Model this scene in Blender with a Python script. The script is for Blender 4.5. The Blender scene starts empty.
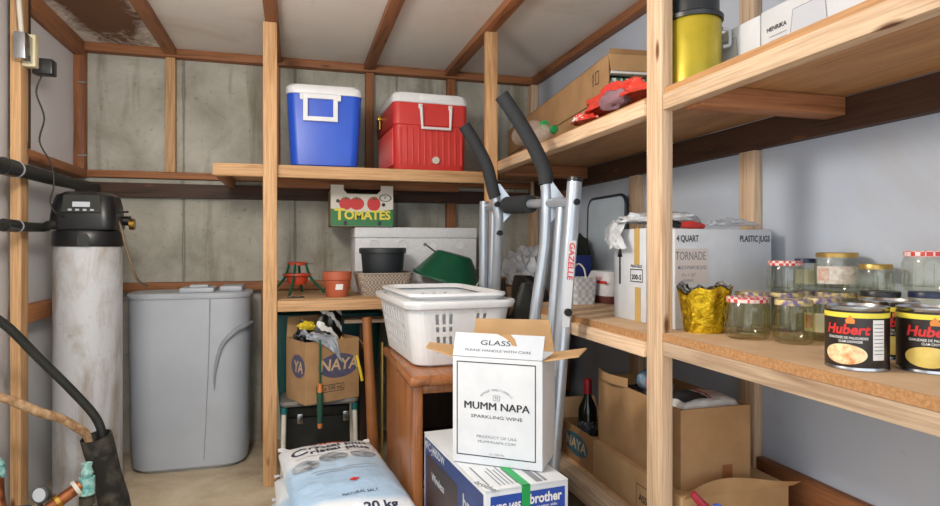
import bpy, bmesh, math, random
from mathutils import Matrix, Vector, Euler, noise
random.seed(7)
SC = bpy.context.scene
COL = SC.collection
PI = math.pi

# ------------------------------------------------------------------ materials
def lin(h):
    h = h.lstrip('#')
    out = []
    for i in (0, 2, 4):
        c = int(h[i:i+2], 16) / 255
        out.append(c / 12.92 if c <= .04045 else ((c + .055) / 1.055) ** 2.4)
    return (*out, 1)

MATS = {}
def nodes_of(name):
    m = bpy.data.materials.new(name)
    m.use_nodes = True
    nt = m.node_tree
    b = nt.nodes['Principled BSDF']
    return m, nt, nt.nodes, nt.links, b

def ramp(nt, fac, stops):
    r = nt.nodes.new('ShaderNodeValToRGB')
    els = r.color_ramp.elements
    while len(els) < len(stops):
        els.new(.5)
    for e, (p, c) in zip(els, stops):
        e.position = p
        e.color = lin(c) if isinstance(c, str) else c
    nt.links.new(fac, r.inputs[0])
    return r.outputs[0]

def tex(nt, kind='Object', scale=(1, 1, 1), loc=(0, 0, 0)):
    tc = nt.nodes.new('ShaderNodeTexCoord')
    mp = nt.nodes.new('ShaderNodeMapping')
    mp.inputs['Scale'].default_value = scale
    mp.inputs['Location'].default_value = loc
    nt.links.new(tc.outputs[kind], mp.inputs[0])
    return mp.outputs[0]

def noise_n(nt, vec, scale, detail=4, rough=.55, dist=0):
    n = nt.nodes.new('ShaderNodeTexNoise')
    n.inputs['Scale'].default_value = scale
    n.inputs['Detail'].default_value = detail
    n.inputs['Roughness'].default_value = rough
    n.inputs['Distortion'].default_value = dist
    nt.links.new(vec, n.inputs['Vector'])
    return n.outputs['Fac']

def mixc(nt, fac, a, b, mode='MIX'):
    m = nt.nodes.new('ShaderNodeMix')
    m.data_type = 'RGBA'
    m.blend_type = mode
    for s, v in ((0, fac), (6, a), (7, b)):
        if isinstance(v, (int, float)):
            m.inputs[s].default_value = v
        elif isinstance(v, str):
            m.inputs[s].default_value = lin(v)
        else:
            nt.links.new(v, m.inputs[s])
    return m.outputs[2]

def bump(nt, b, h, strength=.3, dist=.004):
    bp = nt.nodes.new('ShaderNodeBump')
    bp.inputs['Strength'].default_value = strength
    bp.inputs['Distance'].default_value = dist
    nt.links.new(h, bp.inputs['Height'])
    nt.links.new(bp.outputs[0], b.inputs['Normal'])

def M(name, c1, c2=None, rough=.5, metal=0, scale=12, bmp=0, lo=.35, hi=.65, coat=0):
    if name in MATS:
        return MATS[name]
    m, nt, N, L, b = nodes_of(name)
    b.inputs['Roughness'].default_value = rough
    b.inputs['Metallic'].default_value = metal
    b.inputs['Coat Weight'].default_value = coat
    v = tex(nt)
    n = noise_n(nt, v, scale)
    L.new(ramp(nt, n, [(lo, c1), (hi, c2 or c1)]), b.inputs['Base Color'])
    if bmp:
        bump(nt, b, n, bmp)
    MATS[name] = m
    return m

def wood(name, axis, light, dark, knots=True, rough=.65, st=9):
    if name in MATS:
        return MATS[name]
    m, nt, N, L, b = nodes_of(name)
    b.inputs['Roughness'].default_value = rough
    sc = [st] * 3
    sc[axis] = .7
    oi = N.new('ShaderNodeObjectInfo')
    tc = N.new('ShaderNodeTexCoord')
    add = N.new('ShaderNodeVectorMath'); add.operation = 'ADD'
    mul = N.new('ShaderNodeVectorMath'); mul.operation = 'SCALE'
    L.new(oi.outputs['Random'], mul.inputs['Scale']); mul.inputs[0].default_value = (7, 5, 9)
    L.new(tc.outputs['Object'], add.inputs[0]); L.new(mul.outputs[0], add.inputs[1])
    mp = N.new('ShaderNodeMapping'); mp.inputs['Scale'].default_value = sc
    L.new(add.outputs[0], mp.inputs[0])
    n1 = noise_n(nt, mp.outputs[0], 3.2, 5, .6, .6)
    col = ramp(nt, n1, [(.3, dark), (.5, light), (.72, light)])
    sc2 = [120] * 3; sc2[axis] = 3
    mp2 = N.new('ShaderNodeMapping'); mp2.inputs['Scale'].default_value = sc2
    L.new(add.outputs[0], mp2.inputs[0])
    n2 = noise_n(nt, mp2.outputs[0], 1.6, 2)
    fine = ramp(nt, n2, [(.3, '#B9B0A6'), (.6, '#FFFFFF')])
    col = mixc(nt, .55, col, fine, 'MULTIPLY')
    if knots:
        sc3 = [10] * 3; sc3[axis] = 3.2
        mp3 = N.new('ShaderNodeMapping'); mp3.inputs['Scale'].default_value = sc3
        L.new(add.outputs[0], mp3.inputs[0])
        vo = N.new('ShaderNodeTexVoronoi'); vo.inputs['Scale'].default_value = 1.0
        L.new(mp3.outputs[0], vo.inputs['Vector'])
        kf = ramp(nt, vo.outputs['Distance'], [(.05, (1, 1, 1, 1)), (.12, (0, 0, 0, 1))])
        col = mixc(nt, kf, col, '#6B4023')
    hv = N.new('ShaderNodeHueSaturation')
    mr = N.new('ShaderNodeMapRange'); mr.inputs[3].default_value = .88; mr.inputs[4].default_value = 1.1
    L.new(oi.outputs['Random'], mr.inputs[0]); L.new(mr.outputs[0], hv.inputs['Value'])
    L.new(col, hv.inputs['Color'])
    L.new(hv.outputs[0], b.inputs['Base Color'])
    bump(nt, b, n2, .15, .002)
    MATS[name] = m
    return m

PINE = [wood('pine_' + 'xyz'[a], a, '#E0C3A3', '#C7A27E') for a in range(3)]
PINEO = [wood('amber_pine_' + 'xyz'[a], a, '#D3A97B', '#B18454') for a in range(3)]
OLDP = [wood('old_pine_' + 'xyz'[a], a, '#A87048', '#7A4828') for a in range(3)]
DARKW = [wood('dark_wood_' + 'xyz'[a], a, '#4A3122', '#2C1B12') for a in range(3)]
GREYW = [wood('weathered_pine_' + 'xyz'[a], a, '#CDB59A', '#A98B70') for a in range(3)]
PLY = wood('plywood_board', 0, '#CFAB80', '#B58B60', False, .7, 4)
STOOLW = wood('varnished_brown_wood', 2, '#A4683C', '#70401F', False, .25, 6)

def m_concrete(name, c1, c2, c3, stain='#6F6550', amt=.6, vert=True):
    m, nt, N, L, b = nodes_of(name)
    b.inputs['Roughness'].default_value = .9
    n = noise_n(nt, tex(nt, scale=(1, 1, 1)), 3.2, 8, .65, .4)
    col = ramp(nt, n, [(.3, c1), (.5, c2), (.7, c3)])
    s = tex(nt, scale=(5.5, 5.5, .55) if vert else (1.6, 1.6, 1.6))
    n2 = noise_n(nt, s, 1.3, 6, .6, .3)
    f2 = ramp(nt, n2, [(.54, (0, 0, 0, 1)), (.72, (amt, amt, amt, 1))])
    col = mixc(nt, f2, col, stain)
    if vert:
        sx = N.new('ShaderNodeSeparateXYZ'); L.new(tex(nt), sx.inputs[0])
        pp = N.new('ShaderNodeMath'); pp.operation = 'PINGPONG'; pp.inputs[1].default_value = .3
        L.new(sx.outputs[0], pp.inputs[0])
        wob = N.new('ShaderNodeMath'); wob.operation = 'MULTIPLY_ADD'; wob.inputs[1].default_value = .02; L.new(n, wob.inputs[0]); L.new(pp.outputs[0], wob.inputs[2])
        col = mixc(nt, ramp(nt, wob.outputs[0], [(.008, (.0, .0, .0, 1)), (.010, (.6, .6, .6, 1)), (.013, (.6, .6, .6, 1)), (.02, (0, 0, 0, 1))]), col, '#4A4334')
    n3 = noise_n(nt, tex(nt), 38, 3, .7)
    f3 = ramp(nt, n3, [(.62, (0, 0, 0, 1)), (.75, (.5, .5, .5, 1))])
    col = mixc(nt, f3, col, '#5B5648')
    L.new(col, b.inputs['Base Color'])
    bump(nt, b, n3, .25, .004)
    return m
CONC = m_concrete('stained_concrete', '#969487', '#B0AFA3', '#C6C5BB', '#6C634D', .8)
FLOORM = m_concrete('concrete_floor', '#AB9A80', '#C4B59B', '#D6CBB4', '#7C6A50', .5, False)

def m_paint(name, c1, c2, stain, amt=.5, s=1.5, hi=.78):
    m, nt, N, L, b = nodes_of(name)
    b.inputs['Roughness'].default_value = .75
    n = noise_n(nt, tex(nt), 1.2, 3)
    col = ramp(nt, n, [(.35, c1), (.65, c2)])
    n2 = noise_n(nt, tex(nt, loc=(3.1, 1.7, 5)), s, 7, .65, .6)
    f = ramp(nt, n2, [(.55, (0, 0, 0, 1)), (hi, (amt, amt, amt, 1))])
    col = mixc(nt, f, col, stain)
    n3 = noise_n(nt, tex(nt), 24, 3, .7)
    f3 = ramp(nt, n3, [(.66, (0, 0, 0, 1)), (.78, (.35, .35, .35, 1))])
    col = mixc(nt, f3, col, stain)
    L.new(col, b.inputs['Base Color'])
    return m
CEILM = m_paint('painted_ceiling_board', '#E3DED6', '#EAE6E0', '#B79E80', .5)
WALLR = m_paint('painted_wall_panel', '#BBC7D8', '#C5CFDB', '#ADA494', .5)
WALLL = m_paint('white_wall_panel', '#D9DADD', '#E2E3E6', '#A89E92', .4)
def ceiling_stain():
    # old brown leak mark in the board near the left back corner
    nt = CEILM.node_tree; b = nt.nodes['Principled BSDF']; old = b.inputs['Base Color'].links[0].from_socket
    v = tex(nt, scale=(1 / .30, 1 / .95, 1 / .9), loc=(.875 / .30, -3.15 / .95, -2.21 / .9))
    g = nt.nodes.new('ShaderNodeTexGradient'); g.gradient_type = 'SPHERICAL'; nt.links.new(v, g.inputs[0])
    n = noise_n(nt, tex(nt, scale=(1, .55, 1)), 9, 7, .72, .8)
    m = nt.nodes.new('ShaderNodeMath'); m.operation = 'MULTIPLY_ADD'; m.inputs[1].default_value = 1.5
    nt.links.new(n, m.inputs[0]); nt.links.new(g.outputs['Fac'], m.inputs[2])
    f = ramp(nt, m.outputs[0], [(.98, (0, 0, 0, 1)), (1.0, (0, 0, 0, 1))])
    r = f.node.color_ramp
    d = nt.nodes.new('ShaderNodeMapRange'); d.inputs[1].default_value = .98; d.inputs[2].default_value = 1.35
    nt.links.new(m.outputs[0], d.inputs[0])
    nt.nodes.remove(f.node)
    gate = nt.nodes.new('ShaderNodeMapRange'); gate.inputs[1].default_value = 0; gate.inputs[2].default_value = .2
    nt.links.new(g.outputs['Fac'], gate.inputs[0])
    k = nt.nodes.new('ShaderNodeMath'); k.operation = 'MULTIPLY'
    nt.links.new(d.outputs[0], k.inputs[0]); nt.links.new(gate.outputs[0], k.inputs[1])
    nt.links.new(mixc(nt, k.outputs[0], old, '#6E4A30'), b.inputs['Base Color'])
ceiling_stain()

def m_card(name, c1, c2):
    return M(name, c1, c2, .85, scale=9, bmp=.05)
CARD = m_card('cardboard', '#AD8A62', '#A07C54')
CARD2 = m_card('pale_cardboard', '#BC9B70', '#AF8C62')
CARDR = m_card('reddish_cardboard', '#A27A52', '#946B44')
CARDIN = m_card('cardboard_inside', '#B08E66', '#A58258')
WHITEC = M('white_printed_card', '#CDD3DA', '#D6DBE0', .55)
GREYC = M('grey_white_card', '#B7BFC8', '#BFC6CE', .6)
INK = M('dark_grey_ink', '#2E3036', rough=.6)
MIDINK = M('grey_ink', '#7C828A', rough=.6)
WHITEP = M('white_plastic', '#E4E7EA', '#DCE0E4', .35)
OFFW = M('off_white_plastic', '#D5D2C8', '#CBC7BA', .45)
GREYP = M('grey_plastic', '#A9B0B9', '#B3BAC3', .42, scale=3)
GREYD = M('darker_grey_plastic', '#8A9199', '#949BA3', .5)
BLACKP = M('black_plastic', '#17181B', '#1E2023', .35)
BLACKF = M('black_foam', '#23272A', '#2B2F33', .8, bmp=.1, scale=200)
BLACKR = M('black_rubber', '#1B1D1B', '#272A26', .6)
BLUEP = M('blue_plastic', '#1D4FC4', '#2257CF', .35, scale=4)
REDP = M('red_plastic', '#C2332F', '#CB3D38', .38, scale=4)
SILVER = M('silver_painted_steel', '#A9B3BE', '#B7C0CA', .3, .55, scale=5)
STEEL = M('bare_steel', '#B8BBBE', '#A8ABAE', .25, 1)
BRASS = M('brass', '#B08A3E', '#9C7A36', .3, 1)
COPPER = M('aged_copper', '#A4653C', '#6E3E26', .45, .7, scale=30)
TEALC = M('verdigris', '#4E9C9B', '#A9D0CB', .8, scale=60, bmp=.3)
DGREEN = M('dark_green_plastic', '#14523A', '#175A40', .4)
TERRA = M('terracotta_plastic', '#B25A3C', '#BA6243', .55)
STYRO = M('white_styrofoam', '#E6E9EC', '#DDE1E5', .8, scale=60, bmp=.08)
TEALP = M('teal_plastic', '#0D5A59', '#115F5E', .4)
PAPER = M('white_paper', '#E9E9E6', rough=.7)
BLUEINK = M('blue_ink', '#1E49A5', rough=.5)
NAVY = M('navy_print', '#1C2F66', '#22397A', .45)
BROWNPRINT = M('dark_brown_print', '#2A1B17', '#3B261E', .45, scale=6)
GREENTAPE = M('green_strap', '#12964B', '#17A354', .4)
REDINK = M('red_ink', '#D0302E', rough=.5)
YELINK = M('yellow_ink', '#E9D84A', rough=.5)
GREENINK = M('green_ink', '#2C7A45', rough=.5)
YELP = M('yellow_plastic', '#D9BE2B', rough=.5)
ORANGE = M('orange_wood', '#C9793C', rough=.5)
GREENP = M('bright_green_plastic', '#1FA55E', rough=.35)
LIDGOLD = M('gold_lid', '#B99A55', '#C6A864', .35, .8)
LIDBLUE = M('dark_blue_lid', '#1B2744', '#223052', .35)
BOTTLEG = M('dark_bottle_glass', '#11140F', rough=.08)
REDF = M('red_foil', '#7E1622', rough=.35)
CANBLACK = M('black_label_print', '#231B18', '#2A211D', .35)
FOODY = M('yellow_soup_print', '#E6D178', '#DCC061', .45, scale=40)
FOODC = M('clam_soup_print', '#F0DFB0', '#D9894E', .45, scale=60, lo=.45, hi=.7)
GOLDTIN = M('gold_printed_tin', '#C2AE36', '#A29A2C', .28, .35, scale=7)
PINKY = M('pale_pink_print', '#DCD2CC', rough=.6)

def m_gold():
    m, nt, N, L, b = nodes_of('gold_foil')
    b.inputs['Metallic'].default_value = .9
    b.inputs['Roughness'].default_value = .22
    n = noise_n(nt, tex(nt), 45, 5, .7, 1.5)
    L.new(ramp(nt, n, [(.35, '#A88A16'), (.6, '#E8C832')]), b.inputs['Base Color'])
    bump(nt, b, n, .8, .006)
    return m
GOLDF = m_gold()
def m_foil():
    m, nt, N, L, b = nodes_of('silver_foil')
    b.inputs['Metallic'].default_value = .9
    b.inputs['Roughness'].default_value = .25
    n = noise_n(nt, tex(nt), 70, 4, .7, 2)
    L.new(ramp(nt, n, [(.4, '#55585C'), (.55, '#D8DADD')]), b.inputs['Base Color'])
    bump(nt, b, n, .8, .006)
    return m
SILVF = m_foil()
def m_checker(name, c1, c2, sc):
    m, nt, N, L, b = nodes_of(name)
    b.inputs['Roughness'].default_value = .4
    ch = N.new('ShaderNodeTexChecker')
    ch.inputs['Scale'].default_value = sc
    ch.inputs['Color1'].default_value = lin(c1)
    ch.inputs['Color2'].default_value = lin(c2)
    L.new(tex(nt, loc=(.0031, .0017, .0023)), ch.inputs['Vector'])
    L.new(ch.outputs[0], b.inputs['Base Color'])
    return m
GINGHAM = m_checker('red_gingham_lid', '#C9423E', '#E9D6D2', 95)
FRUIT = M('fruit_pattern_lid', '#D9C787', '#6B5C86', .4, scale=55, lo=.42, hi=.58)
def m_stripes():
    m, nt, N, L, b = nodes_of('black_white_print')
    b.inputs['Roughness'].default_value = .35
    w = N.new('ShaderNodeTexWave'); w.inputs['Scale'].default_value = 7; w.inputs['Distortion'].default_value = 3
    w.inputs['Detail Scale'].default_value = 2.5; w.bands_direction = 'DIAGONAL'
    L.new(tex(nt), w.inputs['Vector'])
    L.new(ramp(nt, w.outputs['Fac'], [(.66, '#0E0F10'), (.72, '#DADAD6')]), b.inputs['Base Color'])
    return m
ZEBRA = m_stripes()
WICKER = m_checker('wicker_weave', '#B5AA9C', '#7D7368', 110)
BASKETP = m_checker('woven_white_print', '#D9DCDF', '#B9BEC6', 60)
GREENPR = m_checker('green_white_print', '#2E7A5E', '#D5DDD8', 60)

def m_film(name, c, fac, rough=.25):
    m, nt, N, L, b = nodes_of(name)
    out = N['Material Output']
    b.inputs['Base Color'].default_value = lin(c)
    b.inputs['Roughness'].default_value = rough
    tr = N.new('ShaderNodeBsdfTransparent')
    n = noise_n(nt, tex(nt), 25, 4, .7, 1)
    bump(nt, b, n, .5, .006)
    mx = N.new('ShaderNodeMixShader')
    mx.inputs[0].default_value = fac
    L.new(tr.outputs[0], mx.inputs[1]); L.new(b.outputs[0], mx.inputs[2])
    L.new(mx.outputs[0], out.inputs[0])
    return m
WFILM = m_film('white_plastic_film', '#DDE2E8', .86)
CFILM = m_film('clear_plastic_film', '#D3DBE3', .5, .15)
GFILM = m_film('grey_plastic_film', '#A9B2BD', .9)
RFILM = m_film('red_plastic_film', '#DB4638', .95)
BFILM = m_film('black_plastic_film', '#131416', .98, .3)
PETF = m_film('clear_bottle_plastic', '#C9BDB0', .4, .1)

def m_glass(name, tint):
    m, nt, N, L, b = nodes_of(name)
    out = N['Material Output']
    tr = N.new('ShaderNodeBsdfTransparent'); tr.inputs[0].default_value = lin(tint)
    gl = N.new('ShaderNodeBsdfGlossy'); gl.inputs['Roughness'].default_value = .06
    lw = N.new('ShaderNodeLayerWeight'); lw.inputs[0].default_value = .35
    mr = N.new('ShaderNodeMapRange'); mr.inputs[3].default_value = .05; mr.inputs[4].default_value = .38
    L.new(lw.outputs['Facing'], mr.inputs[0])
    mx = N.new('ShaderNodeMixShader')
    L.new(mr.outputs[0], mx.inputs[0]); L.new(tr.outputs[0], mx.inputs[1]); L.new(gl.outputs[0], mx.inputs[2])
    L.new(mx.outputs[0], out.inputs[0])
    return m
GLASS = m_glass('jar_glass', '#F6F8F2')
GLASSG = m_glass('pale_green_jar_glass', '#F5F5E8')

def m_tank():
    m, nt, N, L, b = nodes_of('worn_white_tank')
    b.inputs['Roughness'].default_value = .5
    n = noise_n(nt, tex(nt, scale=(3, 3, .9)), 2.2, 7, .65, .5)
    f = ramp(nt, n, [(.46, (0, 0, 0, 1)), (.64, (.8, .8, .8, 1))])
    col = mixc(nt, f, '#BFC3C8', '#8A7A66')
    n2 = noise_n(nt, tex(nt), 30, 4, .7)
    f2 = ramp(nt, n2, [(.6, (0, 0, 0, 1)), (.75, (.5, .5, .5, 1))])
    col = mixc(nt, f2, col, '#7D7268')
    L.new(col, b.inputs['Base Color'])
    return m
TANKM = m_tank()

def m_salt():
    m, nt, N, L, b = nodes_of('salt_bag_print')
    b.inputs['Roughness'].default_value = .32
    tc = N.new('ShaderNodeTexCoord')
    sx = N.new('ShaderNodeSeparateXYZ'); L.new(tc.outputs['Object'], sx.inputs[0])
    n = noise_n(nt, tc.outputs['Object'], 3, 2)
    ad = N.new('ShaderNodeMath'); ad.operation = 'MULTIPLY_ADD'
    ad.inputs[1].default_value = .10
    a2 = N.new('ShaderNodeMath'); a2.operation = 'ADD'; a2.inputs[1].default_value = .45
    L.new(n, ad.inputs[0]); L.new(sx.outputs[1], ad.inputs[2]); L.new(ad.outputs[0], a2.inputs[0])
    col = ramp(nt, a2.outputs[0], [(.18, '#E2E9F0'), (.22, '#ABCBE8'), (.40, '#A9CBEA'), (.56, '#BCD6EE'), (.60, '#E6ECF2')])
    L.new(col, b.inputs['Base Color'])
    n2 = noise_n(nt, tc.outputs['Object'], 16, 5, .65, 1)
    bump(nt, b, n2, .5, .012)
    return m
SALTM = m_salt()

# ------------------------------------------------------------------ mesh builder
_txt = {}
def text_mesh(s, bold, ext):
    key = (s, bold, ext)
    if key in _txt:
        return _txt[key]
    cu = bpy.data.curves.new('lettering_curve', 'FONT')
    cu.body = s; cu.size = 1; cu.align_x = 'CENTER'; cu.align_y = 'CENTER'
    cu.offset = bold; cu.resolution_u = 3; cu.extrude = 0
    ob = bpy.data.objects.new('lettering_curve', cu)
    COL.objects.link(ob)
    bpy.context.view_layer.update()
    dg = bpy.context.evaluated_depsgraph_get()
    me = bpy.data.meshes.new_from_object(ob.evaluated_get(dg))
    vs = [v.co.copy() for v in me.vertices]
    fs = [list(p.vertices) for p in me.polygons]
    bpy.data.objects.remove(ob); bpy.data.curves.remove(cu); bpy.data.meshes.remove(me)
    _txt[key] = (vs, fs)
    return vs, fs

def face_m(o, right, up):
    r = Vector(right).normalized(); u = Vector(up).normalized(); n = r.cross(u)
    m = Matrix((r, u, n)).transposed().to_4x4()
    m.translation = Vector(o)
    return m

class MB:
    def __init__(s):
        s.bm = bmesh.new(); s.pieces = []
    def raw(s, vs, fs):
        b = [s.bm.verts.new(v) for v in vs]
        for f in fs:
            try:
                s.bm.faces.new([b[i] for i in f])
            except ValueError:
                pass
        return b
    def mbox(s, mat, size, bev=0, seg=2):
        r = bmesh.ops.create_cube(s.bm, size=1, matrix=mat @ Matrix.Diagonal((*size, 1)))
        if bev:
            es = list({e for v in r['verts'] for e in v.link_edges})
            bmesh.ops.bevel(s.bm, geom=es, offset=bev, segments=seg, affect='EDGES', profile=.5)
        return s
    def box(s, x0, y0, z0, x1, y1, z1, bev=0, seg=2):
        return s.mbox(Matrix.Translation(((x0+x1)/2, (y0+y1)/2, (z0+z1)/2)), (abs(x1-x0), abs(y1-y0), abs(z1-z0)), bev, seg)
    def beam(s, p, q, w, h, bev=0, up=(0, 0, 1)):
        p, q = Vector(p), Vector(q); d = q - p
        z = d.normalized(); u = Vector(up)
        if abs(z.dot(u)) > .95: u = Vector((0, 1, 0))
        x = u.cross(z).normalized(); y = z.cross(x)
        m = Matrix((x, y, z)).transposed().to_4x4(); m.translation = (p + q) / 2
        return s.mbox(m, (w, h, d.length), bev)
    def loft(s, rings, cap0=True, cap1=True, closed=True):
        n = len(rings[0])
        vr = [[s.bm.verts.new(p) for p in r] for r in rings]
        for a, b in zip(vr, vr[1:]):
            for i in range(n if closed else n - 1):
                j = (i + 1) % n
                try: s.bm.faces.new((a[i], a[j], b[j], b[i]))
                except ValueError: pass
        if cap0: s.bm.faces.new(vr[0][::-1])
        if cap1: s.bm.faces.new(vr[-1])
        return s
    def lathe(s, prof, seg=32, c=(0, 0, 0), mat=None, cap0=True, cap1=True):
        rings = []
        for r, z in prof:
            ring = []
            for i in range(seg):
                a = 2 * PI * i / seg
                p = Vector((c[0] + r * math.cos(a), c[1] + r * math.sin(a), c[2] + z))
                ring.append(mat @ p if mat else p)
            rings.append(ring)
        return s.loft(rings, cap0, cap1)
    def cyl(s, p, q, r, r2=None, seg=20):
        return s.tube([p, q], [r, r2 if r2 is not None else r], seg, 0)
    def tube(s, pts, r, seg=12, sub=6, caps=True, sx=1):
        P = [Vector(p) for p in pts]
        R = list(r) if isinstance(r, (list, tuple)) else [r] * len(P)
        if sub and len(P) > 2:
            Q, RR = [], []
            for i in range(len(P) - 1):
                p0 = P[max(i-1, 0)]; p1 = P[i]; p2 = P[i+1]; p3 = P[min(i+2, len(P)-1)]
                for k in range(sub):
                    t = k / sub
                    Q.append(.5 * ((2*p1) + (p2-p0)*t + (2*p0-5*p1+4*p2-p3)*t*t + (3*p1-p0-3*p2+p3)*t**3))
                    RR.append(R[i] * (1-t) + R[i+1] * t)
            Q.append(P[-1]); RR.append(R[-1]); P, R = Q, RR
        rings = []; x = None
        for i, p in enumerate(P):
            d = (P[min(i+1, len(P)-1)] - P[max(i-1, 0)]).normalized()
            if x is None:
                ref = Vector((0, 0, 1)) if abs(d.z) < .9 else Vector((1, 0, 0))
                x = ref.cross(d).normalized()
            else:
                x = (x - d * x.dot(d)).normalized()
            y = d.cross(x)
            rings.append([p + (x * math.cos(2*PI*k/seg) * sx + y * math.sin(2*PI*k/seg)) * R[i] for k in range(seg)])
        return s.loft(rings, caps, caps)
    def prism(s, pts, t, mat):
        a = [mat @ Vector((x, y, 0)) for x, y in pts]; b = [mat @ Vector((x, y, t)) for x, y in pts]
        return s.loft([a, b])
    def flat(s, pts, mat, off=0):
        s.raw([mat @ Vector((x, y, off)) for x, y in pts], [range(len(pts))]); return s
    def disc(s, mat, rx, ry, seg=28, c=(0, 0), off=0, inner=0):
        o = [mat @ Vector((c[0] + rx*math.cos(2*PI*i/seg), c[1] + ry*math.sin(2*PI*i/seg), off)) for i in range(seg)]
        if inner:
            k = [mat @ Vector((c[0] + rx*inner*math.cos(2*PI*i/seg), c[1] + ry*inner*math.sin(2*PI*i/seg), off)) for i in range(seg)]
            s.raw(o + k, [(i, (i+1) % seg, seg + (i+1) % seg, seg + i) for i in range(seg)])
        else:
            s.raw(o, [range(seg)])
        return s
    def rect(s, mat, x0, y0, x1, y1, off=0):
        return s.flat([(x0, y0), (x1, y0), (x1, y1), (x0, y1)], mat, off)
    def frame(s, mat, x0, y0, x1, y1, t, off=0):
        s.rect(mat, x0, y0, x1, y0+t, off); s.rect(mat, x0, y1-t, x1, y1, off)
        s.rect(mat, x0, y0+t, x0+t, y1-t, off); s.rect(mat, x1-t, y0+t, x1, y1-t, off)
        return s
    def text(s, t, size, mat, bold=0, off=0, shear=0, width=None, fat=0, fn=None):
        vs, fs = text_mesh(t, bold, 0)
        xs = [v.x for v in vs]
        w = (max(xs) - min(xs)) or 1
        sx = size if width is None else width / w
        out, fo = [], []
        for k, dx in enumerate((0, fat, -fat) if fat else (0,)):
            n0 = len(out)
            for v in vs:
                x = v.x * sx + v.y * size * shear + dx; y = v.y * size
                out.append(fn(x, y) if fn else mat @ Vector((x, y, off + k * .00005)))
            fo += [[i + n0 for i in f] for f in fs]
        s.pieces.append((out, fo))
        return s
    def frame3(s, mat, x0, y0, x1, y1, t, h):
        o = [(x0, y0), (x1, y0), (x1, y1), (x0, y1)]; i = [(x0+t, y0+t), (x1-t, y0+t), (x1-t, y1-t), (x0+t, y1-t)]
        P = lambda q, z: [mat @ Vector((x, y, z)) for x, y in q]
        return s.loft([P(o, 0), P(o, h), P(i, h), P(i, 0), P(o, 0)], False, False)
    def grid(s, fn, nu, nv, closed_u=False):
        vs = [fn(i / nu, j / nv) for j in range(nv + 1) for i in range(nu + (0 if closed_u else 1))]
        n = nu if closed_u else nu + 1
        fs = []
        for j in range(nv):
            for i in range(nu):
                k = (i + 1) % n
                fs.append((j*n+i, j*n+k, (j+1)*n+k, (j+1)*n+i))
        s.raw(vs, fs); return s
    def blob(s, c, size, amp=.2, freq=3, seed=0, sub=4, flat=None):
        r = bmesh.ops.create_icosphere(s.bm, subdivisions=sub, radius=1)
        for v in r['verts']:
            d = v.co.normalized()
            q = d * freq + Vector((seed * 3.7, seed * 1.3, seed))
            k = 1 + amp * noise.noise(q) + amp * .6 * noise.noise(q * 2.3) + amp * .5 * abs(noise.noise(q * 4.1))
            p = Vector((d.x * size[0], d.y * size[1], d.z * size[2])) * k
            if flat is not None and p.z < flat: p.z = flat
            v.co = p + Vector(c)
        return s

def ring(w, d, r, z, n=6, cx=0, cy=0):
    out = []
    for sx, sy, a0 in ((1, 1, 0), (-1, 1, PI/2), (-1, -1, PI), (1, -1, 3*PI/2)):
        for i in range(n + 1):
            a = a0 + PI/2 * i / n
            out.append(Vector((cx + sx * (w/2 - r) + r * math.cos(a), cy + sy * (d/2 - r) + r * math.sin(a), z)))
    return out

def put(o, parent, loc=(0, 0, 0), rz=0):
    COL.objects.link(o)
    o.location = loc
    o.rotation_euler = (0, 0, rz)
    if parent: o.parent = parent
    return o

def mesh_obj(name, mb, mat, parent=None, loc=(0, 0, 0), rz=0, world=False, ang=35, flip=False):
    bm = mb.bm
    bmesh.ops.recalc_face_normals(bm, faces=bm.faces)
    me = bpy.data.meshes.new(name)
    if world:
        base = Vector((0, 0, 0)); p = parent
        while p: base += p.location; p = p.parent
        base += Vector(loc)
        bmesh.ops.translate(bm, verts=bm.verts, vec=-base)
    bm.to_mesh(me); bm.free()
    for p in me.polygons: p.use_smooth = True
    me.set_sharp_from_angle(angle=math.radians(ang))
    me.materials.append(mat)
    return put(bpy.data.objects.new(name, me), parent, loc, rz)

def part(name, mb, mat, parent, label=None, world=False, ang=35):
    pcs = mb.pieces
    if pcs and not len(mb.bm.verts):
        mb.raw(*pcs[0]); pcs = pcs[1:]
    mb.pieces = []
    for q in pcs:
        m2 = MB(); m2.raw(*q)
        mesh_obj(name, m2, mat, parent, world=world, ang=ang)
    o = mesh_obj(name, mb, mat, parent, world=world, ang=ang)
    if label: o['label'] = label
    return o

def tag(o, label, cat, group=None):
    o['label'] = label; o['category'] = cat; o['kind'] = 'thing'
    if group: o['group'] = group
    return o

def thing(name, label, cat, loc=(0, 0, 0), rz=0, group=None):
    o = put(bpy.data.objects.new(name, None), None, loc, rz)
    o.empty_display_size = .05
    return tag(o, label, cat, group)

def solo(name, mb, mat, label, cat, loc=(0, 0, 0), rz=0, group=None, world=False, ang=35):
    return tag(mesh_obj(name, mb, mat, None, loc, rz, world, ang), label, cat, group)

def struct(name, mb, mat, loc=(0, 0, 0)):
    o = mesh_obj(name, mb, mat, None, loc, 0, True)
    o['kind'] = 'structure'
    return o

def B(*a, **k): return MB().box(*a, **k)

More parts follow.
